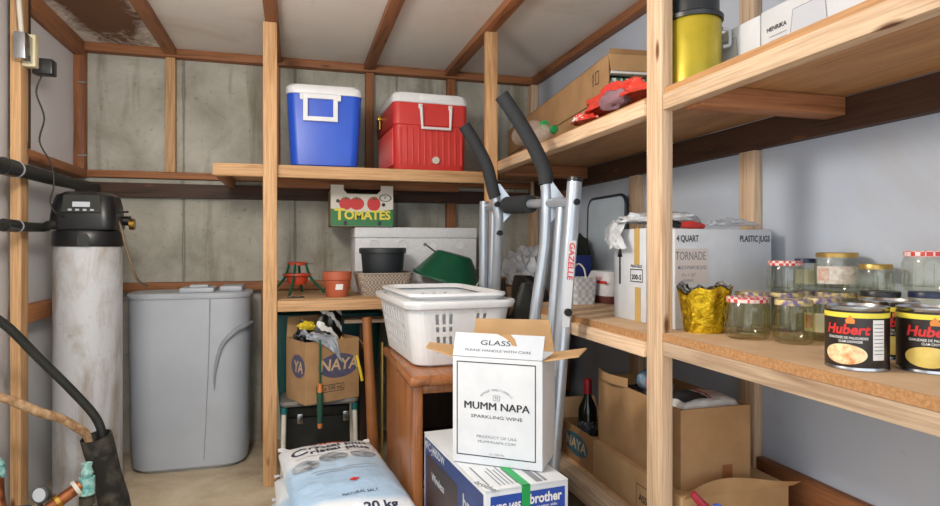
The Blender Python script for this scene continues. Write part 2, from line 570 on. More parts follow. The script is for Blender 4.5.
# ------------------------------------------------------------------ the room
CZ = 2.21
struct('floor', B(-1.25, -1.6, -.1, 1.65, 3.9, 0), FLOORM)
struct('ceiling', B(-1.25, -.35, CZ, 1.65, 3.9, CZ + .05), CEILM)
struct('wall_back', B(-1.25, 3.755, 0, 1.65, 3.9, CZ), CONC)
struct('wall_left', B(-1.25, -.35, 0, -1.125, 3.755, CZ), WALLL)
struct('wall_right', B(1.512, -.35, 0, 1.65, 3.755, CZ), WALLR)
_t = [0]
def trim(mb, mat):
    _t[0] += 1
    return struct('trim_%d' % _t[0], mb, mat)
JZ = CZ - .036
for x in (-.655, -.105, .424, .917):
    trim(B(x - .03, -.34, JZ, x + .03, 3.685, CZ - .0005, .003), OLDP[1])
trim(B(-1.12, 3.69, CZ - .045, 1.508, 3.754, CZ - .0005, .003), OLDP[0])          # plate along the back wall
trim(B(1.46, -.34, CZ - .045, 1.511, 3.685, CZ - .0005, .003), OLDP[1])            # plate along the right wall
trim(B(-1.124, 2.98, CZ - .075, -1.07, 3.685, CZ - .0005, .003), OLDP[1])          # plate along the left wall
trim(B(-1.124, 3.69, 1.532, -1.075, 3.754, CZ - .046, .003), OLDP[2])               # corner stud
for x in (-.66, -.113, .431, .935):
    trim(B(x - .025, 3.705, 1.532, x + .025, 3.754, CZ - .046, .003), PINEO[2] if x < -.5 else OLDP[2])
trim(B(1.46, 3.69, .9, 1.508, 3.754, CZ - .046, .003), PINE[2])
trim(B(-1.07, 3.69, 1.494, 1.45, 3.754, 1.531, .003), OLDP[0])                      # sill rail
trim(B(-1.12, 3.72, 1.47, 1.45, 3.754, 1.492), CONC)                                # pale strip under the rail
trim(B(-1.12, 3.70, 1.392, 1.45, 3.754, 1.468), DARKW[0])                            # dark plank
trim(B(-1.12, 3.69, .875, 1.45, 3.754, .925, .003), OLDP[0])                        # low rail
for x in (-.165, .935):
    trim(B(x - .022, 3.70, 0, x + .022, 3.754, .874, .003), OLDP[2])
trim(B(.905, 3.70, .926, .962, 3.754, 1.391, .003), OLDP[2])
# left wall framing
trim(B(-1.09, 2.85, 0, -1.052, 2.925, CZ - .001, .003), PINEO[2])
trim(B(-1.12, 2.93, 1.53, -1.062, 2.978, CZ - .001, .003), DARKW[2])
trim(B(-1.124, 2.93, 1.485, -1.06, 3.685, 1.528, .003), OLDP[1])
trim(B(-1.12, 2.93, .80, -1.075, 3.685, .875, .003), OLDP[1])
# right wall framing
for y in (1.755, 2.48, 3.25):
    trim(B(1.476, y - .036, .30, 1.511, y + .036, 1.445, .003), PINE[2] if y < 3 else OLDP[2])
trim(B(1.476, -.34, 1.4475, 1.511, 3.68, 1.538), DARKW[1])
trim(B(1.482, -.34, .31, 1.511, 1.715, .42, .003), OLDP[1])
trim(B(1.476, 1.72, 1.5785, 1.511, 1.79, CZ - .046, .003), GREYW[2])
trim(B(1.476, 1.30, 1.5785, 1.511, 1.365, CZ - .046, .003), GREYW[2])

# ------------------------------------------------------------------ shelving
sh = thing('back_shelving', 'raw pine two-tier shelving along the concrete back wall holding both coolers', 'shelves', (.4, 3.2, 0))
part('post', B(-.144, 3.02, 0, -.081, 3.058, JZ - .001, .003), PINEO[2], sh, world=True)
part('upper_board', B(-.36, 3.07, 1.495, .947, 3.685, 1.512), PLY, sh, world=True)
part('upper_front_rail', B(-.367, 3.06, 1.452, .948, 3.097, 1.508, .003), PINEO[0], sh, world=True)
part('support_rail', B(-.10, 3.50, 1.445, .93, 3.54, 1.494, .003), OLDP[0], sh, world=True)
part('support_rail', B(-.36, 3.10, 1.45, -.32, 3.685, 1.494, .003), OLDP[1], sh, world=True)
part('counter_board', B(-.145, 3.063, .852, .947, 3.688, .87), PLY, sh, world=True)
part('counter_front_rail', B(-.08, 3.022, .815, .948, 3.06, .866, .003), PINEO[0], sh, world=True)
part('brace', B(-.14, 3.06, .79, -.10, 3.688, .85, .003), OLDP[1], sh, world=True)

BROWNB = wood('brown_hardboard', 1, '#B98B5B', '#A37547', False, .6, 3)
CHIP = M('particle_board', '#CDB091', '#C2A381', .8, scale=14)
EDGE = M('particle_board_edge', '#B98D60', '#A0744A', .9, scale=120, bmp=.1)
rs = thing('right_shelving', 'raw pine three-tier shelving along the right wall holding jars and boxes', 'shelves', (1.2, 2.0, 0))
part('post', B(.965, 1.476, 0, 1.001, 1.551, CZ - .001, .003), PINE[2], rs, world=True)
part('post', B(.897, 2.862, 0, .955, 2.90, JZ - .001, .003), PINEO[2], rs, world=True)
part('upper_board', B(.975, -.33, 1.5405, 1.475, 1.475, 1.5575), BROWNB, rs, world=True)
part('upper_board', B(1.012, 1.562, 1.5405, 1.475, 3.68, 1.5575), BROWNB, rs, world=True)
part('upper_board', B(.99, 1.565, 1.5405, 1.011, 3.0, 1.5575), BROWNB, rs, world=True)
part('upper_front_rail', B(.968, -.33, 1.495, 1.006, 1.475, 1.54, .003), PINE[1], rs, world=True)
part('upper_front_rail', B(.957, 1.552, 1.495, 1.006, 3.0, 1.54, .003), PINE[1], rs, world=True)
part('cross_brace', B(1.007, 1.36, 1.487, 1.475, 1.43, 1.5395, .003), OLDP[0], rs, world=True)
part('cross_brace', B(1.016, 2.93, 1.480, 1.475, 2.99, 1.5395, .003), OLDP[0], rs, world=True)
l_ = part('lower_board', B(.972, -.33, .862, 1.475, 1.475, .884), CHIP, rs, world=True)
part('board_edge', B(.968, -.33, .862, .9715, 1.475, .884), EDGE, l_, 'raw orange-brown board edge', world=True)
l_ = part('lower_board', B(.976, 1.553, .848, 1.475, 2.995, .87), CHIP, rs, world=True)
part('board_edge', B(.972, 1.553, .848, .9755, 2.995, .87), EDGE, l_, 'raw orange-brown board edge', world=True)
part('lower_board', B(1.018, 3.0, .848, 1.475, 3.68, .87), PLY, rs, world=True)
part('lower_front_rail', B(.968, -.33, .822, 1.006, 1.475, .8615, .003), GREYW[1], rs, world=True)
part('lower_front_rail', B(.957, 1.552, .805, 1.006, 3.0, .8475, .003), PINE[1], rs, world=True)
part('bottom_board', B(1.008, -.33, .282, 1.475, 3.0, .30), PLY, rs, world=True)
part('bottom_front_rail', B(.957, 1.552, .235, 1.006, 3.0, .305, .003), GREYW[1], rs, world=True)
part('bottom_front_rail', B(.968, -.33, .235, 1.006, 1.475, .305, .003), GREYW[1], rs, world=True)
ZC, ZU, ZR, ZL, ZF, ZB = .87, 1.512, 1.5575, .884, .87, .30

# ------------------------------------------------------------------ left: water softener and pipes
ws = thing('water_softener', 'tall worn white softener cylinder with black control head in the left corner', 'water softener', (-.885, 3.1, 0))
part('tank', MB().lathe([(.11, 0), (.128, .01), (.134, .05), (.134, 1.09), (.13, 1.125)], 40), TANKM, ws)
part('collar', MB().lathe([(.135, 1.122), (.138, 1.128), (.138, 1.18), (.132, 1.19), (.07, 1.2)], 40), BLACKP, ws)
part('collar_badge', MB().prism([(-.022, -.028), (.022, -.028), (.022, .01), (.014, .024), (-.014, .024), (-.022, .01)], .006, face_m((.02, -.1385, 1.152), (1, .1, 0), (0, 0, 1))), BLACKR, ws)
hd = MB()
hd.loft([ring(.25, .22, .05, 1.195), ring(.26, .23, .05, 1.215), ring(.245, .22, .05, 1.30, cy=.004), ring(.225, .19, .05, 1.345, cy=.012), ring(.18, .14, .05, 1.362, cy=.02)])
head = part('control_head', hd, BLACKP, ws)
fm = face_m((.005, -.108, 1.303), (1, 0, 0), (0, .13, 1))
part('display_panel', MB().prism([(-.075, -.035), (.075, -.035), (.068, .04), (-.068, .04)], .004, fm), BLACKR, head)
part('display', MB().prism([(-.033, -.012), (.033, -.012), (.033, .01), (-.033, .01)], .007, fm), GREYC, head)
for i in range(4):
    part('button', MB().prism([(-.007, -.004), (.007, -.004), (.007, .004), (-.007, .004)], .007, fm @ Matrix.Translation((-.042 + i * .028, -.025, 0))), GREYP, head)
part('bypass_valve', MB().cyl((.10, .06, 1.24), (.155, .06, 1.24), .022).cyl((.10, -.02, 1.275), (.165, -.02, 1.278), .005), BLACKP, ws)
part('valve_nut', MB().cyl((.152, .06, 1.225), (.172, .06, 1.225), .026), BRASS, ws, 'brass nut')
part('drain_tubing', MB().tube([(.10, -.03, 1.27), (.13, -.02, 1.22), (.15, .0, 1.12), (.18, .05, .98), (.19, .22, .93)], .006), M('brown_tubing', '#7C6A55', rough=.5), ws)

bt = thing('brine_tank', 'big grey plastic brine tank with rounded corners standing beside the softener cylinder', 'tank', (-.515, 3.502, 0))
part('body', MB().loft([ring(.50, .30, .11, 0), ring(.545, .34, .12, .02), ring(.56, .345, .125, .10), ring(.585, .35, .13, .86)]), GREYP, bt)
part('lid', MB().loft([ring(.596, .36, .135, .861), ring(.60, .364, .135, .865), ring(.60, .364, .135, .88), ring(.585, .35, .13, .889), ring(.45, .25, .1, .893)]), GREYP, bt)
part('lid_hatch', MB().box(-.04, -.165, .89, .12, .02, .915, .006).box(.0, -.12, .912, .09, -.06, .928, .005), GREYP, bt)
part('lid_hatch', MB().box(.14, -.10, .89, .25, .12, .918, .008), GREYP, bt)
part('seam', MB().tube([(.105, -.181, .858), (.10, -.177, .60), (.085, -.174, .25), (.075, -.171, .05)], .0022, 6), GREYD, bt)
part('ridge_shading', MB().tube([(.297, -.06, .72), (.27, -.13, .715), (.22, -.172, .69), (.16, -.182, .62), (.13, -.182, .50), (.125, -.179, .40)], [.013, .014, .013, .011, .007, .002], 10), GREYD, bt)  # darker grey tube draws the shading of a moulded arc ridge

dp = thing('drain_pipe', 'thick black drain pipe running along the left wall at softener head height', 'pipe', (-1.02, 2.5, 1.40))
part('pipe', MB().tube([(-1.018, 1.4, 1.405), (-1.018, 3.15, 1.418), (-1.01, 3.64, 1.43)], .027, 20, 0), BLACKR, dp, world=True)
part('coupling', MB().cyl((-1.018, 2.60, 1.414), (-1.018, 2.72, 1.415), .0325), BLACKP, dp, world=True)
part('pipe_clamp', MB().cyl((-1.018, 2.70, 1.415), (-1.018, 2.712, 1.415), .0335), GREYP, dp, world=True)
wp = thing('water_pipe', 'thinner black pipe entering the softener head from the left wall', 'pipe', (-1.02, 2.5, 1.20))
part('pipe', MB().tube([(-1.022, 1.4, 1.199), (-1.022, 2.85, 1.2), (-1.0, 2.98, 1.212), (-.97, 3.01, 1.222)], .019, 18, 4), BLACKR, wp, world=True)
part('coupling', MB().cyl((-1.022, 2.62, 1.2), (-1.022, 2.74, 1.2), .024), BLACKP, wp, world=True)
part('pipe_clamp', MB().cyl((-1.022, 2.725, 1.2), (-1.022, 2.735, 1.2), .025), GREYP, wp, world=True)

ou = thing('electrical_outlet', 'grey metal outlet box with cream cover on the left wall stud', 'outlet', (-1.07, 2.8, 1.91))
part('outlet_box', B(-1.052, 2.78, 1.855, -1.012, 2.855, 1.96, .004), STEEL, ou, world=True)
part('cover_plate', B(-1.052, 2.857, 1.845, -1.005, 2.90, 1.975, .004), M('cream_plastic', '#D8D0AE', rough=.4), ou, world=True)
part('conduit', MB().tube([(-1.045, 2.80, CZ - .04), (-1.04, 2.80, 2.08), (-1.035, 2.81, 1.96)], .009), OFFW, ou, world=True)
pa = thing('power_adapter', 'black plug-in power adapter with dangling cord below the cream outlet cover', 'power adapter', (-1.0, 2.93, 1.87))
part('adapter_body', B(-1.035, 2.902, 1.83, -.96, 2.96, 1.895, .006), BLACKP, pa, world=True)
part('cord', MB().tube([(-1.01, 2.94, 1.832), (-1.03, 2.94, 1.76), (-1.005, 2.95, 1.66), (-1.025, 2.96, 1.56), (-.985, 2.965, 1.47), (-.975, 2.965, 1.38), (-.985, 2.955, 1.31), (-.965, 2.95, 1.265), (-.945, 2.985, 1.25)], .0035, 8), BLACKR, pa, world=True)
gw = thing('ground_wire', 'thin wire clipped down the stud in the left back corner', 'wire', (-1.10, 3.67, 1.8))
part('wire', MB().tube([(-1.09, 3.684, 2.12), (-1.082, 3.684, 2.0), (-1.088, 3.684, 1.75), (-1.082, 3.684, 1.56)], .004, 8), M('wire_sheath', '#8C5A45', rough=.5), gw, world=True)
part('clip', B(-1.10, 3.678, 1.985, -1.06, 3.6895, 1.993), STEEL, gw, world=True)
part('clip', B(-1.10, 3.678, 1.60, -1.06, 3.6895, 1.608), STEEL, gw, world=True)

# insulated sleeve, hose and pipe at the lower left
SL0, SL1 = Vector((-.690, 2.80, .016)), Vector((-.757, 2.745, .372))
isl = MB()
ax = (SL1 - SL0).normalized()
q = ax.to_track_quat('Z', 'Y').to_matrix().to_4x4(); q.translation = SL0
Ls = (SL1 - SL0).length
isl.lathe([(.052, .012), (.056, .08), (.052, .2), (.056, .3), (.056, Ls), (.05, Ls), (.048, Ls - .1), (.02, Ls - .1)], 24, mat=q)
solo('insulation_sleeve', isl, M('dirty_black_foam', '#20211E', '#5A564E', .8, scale=18, bmp=.3, lo=.45, hi=.75),
     'dirty black foam sleeve standing open-ended on the floor before the brine tank', 'pipe sleeve', SL0, world=True)
solo('black_hose', MB().tube([(-1.105, 2.53, .93), (-1.015, 2.60, .845), (-.93, 2.68, .70), (-.83, 2.735, .55), (-.757, 2.762, .43), (-.728, 2.768, .31)], .0165, 14),
     BLACKR, 'black rubber hose slanting down from the left wall into the foam sleeve', 'hose', (-1.0, 2.6, .8), world=True)
solo('wrapped_pipe', MB().tube([(-1.105, 2.55, .612), (-1.015, 2.60, .574), (-.92, 2.66, .50), (-.86, 2.685, .465), (-.81, 2.705, .42), (-.785, 2.725, .385), (-.770, 2.735, .31)], [.017, .016, .0175, .016, .0165, .015, .014], 12),
     M('tan_pipe_wrap', '#C2A37E', '#8A6846', .8, scale=40, bmp=.4), 'tan tape-wrapped pipe slanting into the foam sleeve below the black hose', 'pipe', (-1.0, 2.6, .5), world=True)

pm = thing('plumbing_manifold', 'copper plumbing with green-corroded joints at the lower left corner', 'plumbing', (-.83, 2.5, 0))
part('riser_pipe', MB().cyl((-.717, 2.497, 0), (-.717, 2.497, .29), .019).cyl((-.717, 2.497, .20), (-.717, 2.497, .225), .026).cyl((-.717, 2.497, .15), (-.717, 2.497, .17), .026), M('dark_fitting', '#3B3A33', '#57534A', .5, .5), pm, world=True)
part('corroded_tee', MB().cyl((-.717, 2.497, .235), (-.717, 2.497, .295), .025).lathe([(.012, 0), (.02, .02), (.014, .04), (.018, .055)], 14, (-.717, 2.497, .29)), TEALC, pm, world=True)
part('copper_run', MB().tube([(-.735, 2.49, .27), (-.80, 2.45, .228), (-.86, 2.42, .19), (-.93, 2.40, .16)], .021, 14, 3), COPPER, pm, world=True)
part('union_ring', MB().cyl((-.742, 2.487, .266), (-.752, 2.482, .26), .029), OFFW, pm, world=True)
part('union_ring', MB().cyl((-.79, 2.457, .236), (-.80, 2.451, .23), .028), BRASS, pm, world=True)
part('union_ring', MB().cyl((-.835, 2.435, .208), (-.845, 2.43, .2), .032), OFFW, pm, world=True)
part('valve_body', MB().box(-.96, 2.385, .15, -.87, 2.46, .235, .012).box(-.925, 2.40, 0, -.905, 2.42, .15), M('blue_grey_paint', '#2C3A4A', '#364558', .5), pm, world=True)
g = face_m((-.848, 2.455, .262), (.95, -.3, 0), (0, .25, 1))
gg = part('pressure_gauge', MB().lathe([(.026, -.02), (.029, -.015), (.029, .004), (.025, .006)], 24, mat=g).cyl((-.85, 2.46, .2), (-.85, 2.46, .24), .008), M('gauge_case', '#4A4B4C', rough=.4), pm, world=True)
part('gauge_dial', MB().disc(g, .023, .023, off=.007), M('gauge_face', '#BFC6CE', rough=.3), gg, world=True)
part('copper_elbow', MB().tube([(-.995, 2.50, .33), (-.985, 2.48, .26), (-.955, 2.44, .20), (-.90, 2.40, .17)], .022, 14, 4), COPPER, pm, world=True)
part('corroded_cap', MB().cyl((-.998, 2.503, .318), (-1.0, 2.506, .355), .028).lathe([(.02, 0), (.026, .01), (.015, .03)], 14, (-1.0, 2.507, .353)), TEALC, pm, world=True)

# ------------------------------------------------------------------ coolers
def bail(mb, w, h, r, x, y, z):
    mb.tube([(x - w/2, y, z), (x - w/2, y - .012, z - .005), (x - w/2 * .94, y - .018, z - h), (x + w/2 * .94, y - .018, z - h), (x + w/2, y - .012, z - .005), (x + w/2, y, z)], r, 10, 0)
bc = thing('blue_cooler', 'blue picnic cooler with white lid on the upper back shelf', 'cooler', (.142, 3.36, ZU))
part('body', MB().loft([ring(.30, .45, .04, 0), ring(.325, .485, .045, .012), ring(.332, .49, .045, .05), ring(.362, .52, .045, .345), ring(.362, .52, .045, .356)]), BLUEP, bc)
part('lid', MB().loft([ring(.366, .525, .045, .357), ring(.372, .53, .048, .362), ring(.37, .528, .048, .39), ring(.35, .51, .05, .402), ring(.29, .45, .05, .404)]), WHITEP, bc)
hb = MB()
hm = face_m((-.022, -.262, .29), (1, 0, 0), (0, 0, 1))
hb.frame3(hm @ Matrix.Translation((0, 0, -.012)), -.082, -.068, .082, .062, .021, .03)
for x_ in (-.098, .082):
    hb.mbox(hm @ Matrix.Translation((x_ + .008, .048, .004)), (.016, .03, .03), .003)
part('handle', hb, WHITEP, bc)
rc = thing('red_cooler', 'red ribbed cooler with white lid on the upper back shelf near the corner post', 'cooler', (.668, 3.37, ZU), .04)
rc.scale = (1.05, 1, 1.01)
part('body', MB().loft([ring(.345, .49, .03, 0), ring(.36, .505, .035, .012), ring(.365, .51, .035, .23), ring(.378, .52, .035, .235), ring(.38, .52, .035, .335), ring(.378, .518, .035, .345)]), REDP, rc)
rb = MB()
for i in range(11):
    x = -.155 + i * .031
    rb.box(x - .0055, -.2585, .03, x + .0055, -.245, .22, .003)
for i in range(14):
    y = -.21 + i * .031
    rb.box(-.1885, y - .0055, .03, -.176, y + .0055, .22, .003)
part('ribs', rb, REDP, rc)
part('lid', MB().loft([ring(.38, .52, .035, .346), ring(.388, .528, .04, .352), ring(.384, .524, .04, .378), ring(.365, .505, .045, .396), ring(.30, .44, .05, .398)]).box(-.06, -.266, .36, .115, -.20, .394, .006), WHITEP, rc)
hb = MB(); bail(hb, .15, .11, .009, .02, -.262, .325)
hb.box(-.066, -.268, .315, -.046, -.258, .34, .003).box(.086, -.268, .315, .106, -.258, .34, .003)
part('handle', hb, WHITEP, rc)
part('drain_plug', MB().cyl((.02, -.255, .055), (.02, -.272, .055), .018).cyl((.02, -.27, .055), (.02, -.276, .055), .008), OFFW, rc)
part('hinge', MB().box(-.215, .05, .305, -.185, .10, .33, .004).cyl((-.20, .075, .26), (-.20, .075, .31), .01), BRASS, rc, 'brass latch')

# ------------------------------------------------------------------ things on the back counter
sb = thing('styrofoam_box', 'white styrofoam box with round bosses standing behind the black pot', 'foam box', (.66, 3.54, ZC))
part('body', B(-.345, -.14, 0, .347, .14, .30, .006), STYRO, sb)
part('lid', B(-.347, -.142, .301, .349, .142, .36, .006), STYRO, sb)
for x in (-.24, -.085, .085, .245):
    part('round_boss', MB().lathe([(.030, -.001), (.030, .005), (.025, .005), (.023, .001), (.001, .001)], 24, mat=face_m((x, -.140, .262), (1, 0, 0), (0, 0, 1))), STYRO, sb)

tc = thing('tomato_crate', 'white and green tomato carton standing on the styrofoam box', 'carton', (.352, 3.50, ZC + .363))
W = .168
cr = MB()
cr.box(-W, -.12, 0, -W + .004, .12, .20).box(W - .004, -.12, 0, W, .12, .20).box(-W, -.12, 0, W, .12, .004).box(-W, .116, 0, W, .12, .20)
part('tray', cr, CARD, tc)
cf = face_m((0, -.1205, 0), (1, 0, 0), (0, 0, 1))
prof = [(-W, 0), (W, 0), (W, .222), (.10, .222), (.10, .195), (.08, .175), (-.08, .175), (-.10, .195), (-.10, .222), (-W, .222)]
pan = part('front_panel', MB().prism(prof, .004, cf), M('cream_card', '#DDD9CE', rough=.6), tc)
gb = MB(); gpts = [(-W, .001), (W, .001)] + [(W - 2 * W * i / 14, .082 - .018 * math.sin(PI * (1 - i / 14)) + .012) for i in range(15)]
gb.flat(gpts, cf, .0046)
part('green_band', gb, GREENINK, pan)
tm = MB(); tl = MB()
for i, x in enumerate((-.088, -.030, .062)):
    tm.disc(cf, .036 if i != 1 else .04, .034 if i < 2 else .039, 24, (x, .122), .0050 + i * .0003)
    for k in range(5):
        a = PI * (.05 + .22 * k)
        tl.flat([(x - .004, .144), (x + .004, .144), (x + .028 * math.cos(a), .147 + .022 * math.sin(a))], cf, .0064)
part('tomato_print', tm, REDINK, pan); part('leaf_print', tl, GREENINK, pan)
part('lettering', MB().text('T', .085, cf @ Matrix.Translation((-.122, .060, 0)), .035, .0078).text('OMATES', .066, cf @ Matrix.Translation((.028, .058, 0)), .035, .0078, width=.25), YELINK, pan)
part('vent_hole', MB().disc(cf, .010, .010, 16, (-.13, .135), .0052).disc(cf, .010, .010, 16, (.115, .118), .0072).rect(cf, -.10, .004, -.082, .028, .0066).rect(cf, .085, .004, .103, .028, .0066), INK, pan)
part('oval_sticker', MB().disc(cf, .034, .02, 24, (.125, .155), .0055, .82).text('P', .022, cf @ Matrix.Translation((.125, .155, 0)), .01, .0055), INK, pan)

wb = thing('wicker_tray', 'grey woven wicker basket tray under the black nursery pot', 'basket', (.445, 3.245, ZC))
wk = MB()
def wring(s, z, k): return ring(.235 * s, .225 * s, .04, z, 6)
wk.loft([wring(1, 0, 0), wring(1.05, .03, 1), wring(1.13, .06, 0), wring(1.19, .098, 1), wring(1.22, .112, 0), wring(1.22, .118, 0), wring(1.16, .118, 0), wring(1.05, .05, 0), wring(.95, .012, 0)])
part('woven_body', wk, WICKER, wb)
part('rim_braid', MB().tube([p for p in ring(.283, .271, .05, .113)] + [ring(.283, .271, .05, .113)[0]], .006, 8, 0), M('grey_wicker', '#A59C90', '#8A8074', .8, scale=90, bmp=.4), wb)
np_ = thing('nursery_pot', 'black plastic nursery pot sitting in the wicker tray', 'plant pot', (.445, 3.245, ZC + .024))
part('pot', MB().lathe([(.095, 0), (.098, .004), (.113, .19), (.107, .19), (.092, .01), (.05, .008)], 40), M('nursery_black', '#20262A', '#282F33', .5), np_)
part('rim', MB().lathe([(.114, .19), (.122, .193), (.124, .215), (.12, .222), (.113, .222), (.11, .19)], 40, cap0=False, cap1=False), M('nursery_black', ''), np_)
tp = thing('flower_pot', 'small terracotta coloured flower pot with a white sticker on the counter', 'plant pot', (.205, 3.17, ZC))
part('pot', MB().lathe([(.052, 0), (.054, .004), (.064, .085), (.06, .085), (.05, .01), (.02, .008)], 36), TERRA, tp)
part('rim', MB().lathe([(.064, .084), (.071, .087), (.072, .122), (.07, .126), (.064, .126), (.06, .084)], 36, cap0=False, cap1=False), TERRA, tp)
part('sticker', MB().prism([(-.018, -.014), (.018, -.014), (.018, .014), (-.018, .014)], .002, face_m((.006, -.0605, .052), (1, .05, 0), (.1, -.12, 1))), PAPER, tp)

ts = thing('tree_stand', 'red and green metal tree stand beside the front post', 'tree stand', (.012, 3.32, ZC))
part('top_ring', MB().lathe([(.04, .155), (.048, .155), (.05, .17), (.042, .172)], 28, cap0=False, cap1=False), M('red_enamel', '#C4492F', '#B8412A', .35), ts)
part('bowl', MB().lathe([(.04, .055), (.052, .07), (.056, .098), (.075, .104), (.075, .112), (.05, .113), (.046, .08), (.02, .066)], 28), M('red_enamel', ''), ts)
for a in (205, 255, 340, 80):
    c, s_ = math.cos(math.radians(a)), math.sin(math.radians(a))
    part('leg', MB().tube([(.045 * c, .045 * s_, .163), (.058 * c, .058 * s_, .12), (.08 * c, .08 * s_, .08), (.145 * c, .145 * s_, .0125)], .007, 8, 5, sx=1.6), DGREEN, ts)
part('screw', MB().cyl((.045, -.01, .163), (.085, -.03, .163), .003), STEEL, ts)
mb = MB().box(-.045, -.006, 0, .04, .006, .006, .001).box(-.02, -.016, 0, -.005, .014, .008, .002).box(.02, -.012, 0, .03, .012, .008, .002)
solo('hook_bracket', mb, BLACKP, 'small black hook bracket lying near the counter front edge', 'bracket', (.005, 3.14, ZC + .0005), .1)

gbm = thing('plant_basin', 'dark green plastic basin lying upside down and tilted behind the laundry basket', 'basin', (.785, 3.2, ZC + .075))
gl = Matrix.Rotation(math.radians(14), 4, 'Y') @ Matrix.Rotation(math.radians(6), 4, 'X')
part('basin', MB().lathe([(.185, 0), (.19, .0), (.19, .012), (.182, .016), (.10, .135), (.09, .142), (.03, .143)], 40, mat=gl), DGREEN, gbm)
part('screw_bolt', MB().cyl(gl @ Vector((-.08, 0, .12)), gl @ Vector((-.17, -.01, .155)), .004).cyl(gl @ Vector((-.165, -.01, .15)), gl @ Vector((-.175, -.01, .158)), .008), STEEL, gbm)
solo('loose_cable', MB().tube([(.93, 3.36, .876), (.955, 3.30, .97), (.985, 3.12, 1.04), (.945, 2.98, 1.0), (.90, 3.02, .93), (.88, 3.04, .876)], .004, 8), OFFW,
     'thin white cable looping beside the green basin', 'cable', (.93, 3.3, .88), world=True)

# ------------------------------------------------------------------ under the counter
tb = thing('storage_tote', 'dark teal plastic tote under the counter against the back wall', 'tote', (.17, 3.50, 0))
part('tub', MB().loft([ring(.44, .26, .03, 0), ring(.46, .28, .03, .02), ring(.56, .32, .03, .74)]), TEALP, tb)
part('lid', MB().loft([ring(.58, .335, .03, .741), ring(.58, .335, .03, .765), ring(.55, .30, .03, .775)]), TEALP, tb)
fs = thing('folding_stool', 'folding step stool with white metal legs beside the front post', 'stool', (.115, 3.13, 0))
part('seat', MB().loft([ring(.36, .22, .03, .365), ring(.37, .23, .035, .375), ring(.36, .22, .03, .388)]), M('grey_seat_pad', '#6C6A66', rough=.6), fs)
for sx in (-1, 1):
    for sy in (-1, 1):
        lg = part('leg', MB().tube([(sx * .165, sy * .09, .362), (sx * .172, sy * .105, .002)], .0115, 12, 0), OFFW, fs)
        part('cap', MB().cyl((sx * .165, sy * .09, .33), (sx * .165, sy * .09, .3625), .016), TEALP, lg, 'teal cap')

def sq(w, d, z): return [Vector(p) for p in ((w/2, d/2, z), (-w/2, d/2, z), (-w/2, -d/2, z), (w/2, -d/2, z))]
def open_box(mb, w, d, h, t=.004, bottom=True):
    mb.loft([sq(w, d, 0), sq(w, d, h), sq(w - 2*t, d - 2*t, h), sq(w - 2*t, d - 2*t, t)])
    return mb

NY = math.radians(24)
nb = thing('cardboard_box', 'open NAYA water carton stuffed with bags on the white-legged stool', 'box', (.13, 3.085, .389), NY)
part('carton', open_box(MB(), .28, .21, .29), CARD, nb)
nf = face_m((0, -.1055, 0), (1, 0, 0), (0, 0, 1)); nl = face_m((-.1405, 0, 0), (0, -1, 0), (0, 0, 1))
OVAL = M('dark_blue_oval_print', '#4A4A66', '#5A566C', .7, scale=40)
ov = part('oval_print', MB().disc(nf, .105, .058, 32, (.03, .165), .0004).disc(nl, .075, .055, 32, (.03, .17), .0004), OVAL, nb)
part('lettering', MB().text('NAYA', .075, nf @ Matrix.Translation((.035, .168, 0)), .02, .0008, .12, width=.20).text('YA', .075, nl @ Matrix.Translation((.035, .165, 0)), .02, .0008, .12), M('pale_tan_ink', '#C9AD86', rough=.7), nb)
part('small_print', MB().frame(nf, -.085, .045, .06, .08, .003, .0005).text('15 x 500 mL', .026, nf @ Matrix.Translation((-.012, .0625, 0)), .012, .0005), INK, nb)
part('flap', MB().prism([(-.14, 0), (.14, 0), (.13, .10), (-.12, .10)], .004, face_m((0, .103, .291), (1, 0, 0), (0, .3, .8))), CARDIN, nb)
part('flap', MB().prism([(-.10, 0), (.10, 0), (.09, .09), (-.09, .09)], .004, face_m((.142, 0, .288), (0, 1, 0), (.5, 0, -.6))), CARD, nb)
solo('striped_bag', MB().grid(lambda u, v: Vector(((u - .5) * (.21 - .10 * v) + .06 * v, .04 * math.cos(PI * (u - .5)) * -1 * (1 - .6 * v) + .03 * v + .012 * noise.noise(Vector((u * 4, v * 5, 1))), v * .30)), 16, 16).grid(lambda u, v: Vector(((u - .5) * (.21 - .10 * v) + .06 * v, .04 * math.cos(PI * (u - .5)) * (1 - .6 * v) + .03 * v, v * .30)), 16, 16), ZEBRA,
     'black and white striped bag sticking up out of the NAYA carton', 'bag', (.13, 3.07, .52), NY)
yb = thing('snack_packet', 'crumpled black and yellow packet in the left of the NAYA carton', 'packet', (.038, 3.085, .62), NY)
part('packet', MB().blob((0, 0, .03), (.04, .032, .10), .3, 2.5, 3), BFILM, yb)
part('yellow_flash', MB().blob((.012, -.012, .118), (.04, .03, .022), .3, 3, 6, 3), YELP, yb)
solo('yellow_foam_block', MB().blob((0, 0, 0), (.03, .03, .08), .15, 2, 4), M('yellow_foam', '#C9A552', '#B8923F', .9, scale=60, bmp=.3), 'yellow foam block in the right end of the NAYA carton', 'foam', (.222, 3.13, .59), NY)
def film1(u, v):
    x = -.137 + .15 * u
    w = .02 * noise.noise(Vector((u * 5, v * 4, 2))) + .01 * noise.noise(Vector((u * 11, v * 9, 5)))
    s = v * .20 - .10
    top = .30 + .03 * (1 - u)
    if s < 0: return Vector((x, -.105 + .05 * 0 - s * .9, top - .03 * abs(s) / .1 + w + .012))
    return Vector((x + .35 * s * u, -.121 - .03 * s + w * .7, top - s * (.25 + 1.0 * u * u)))
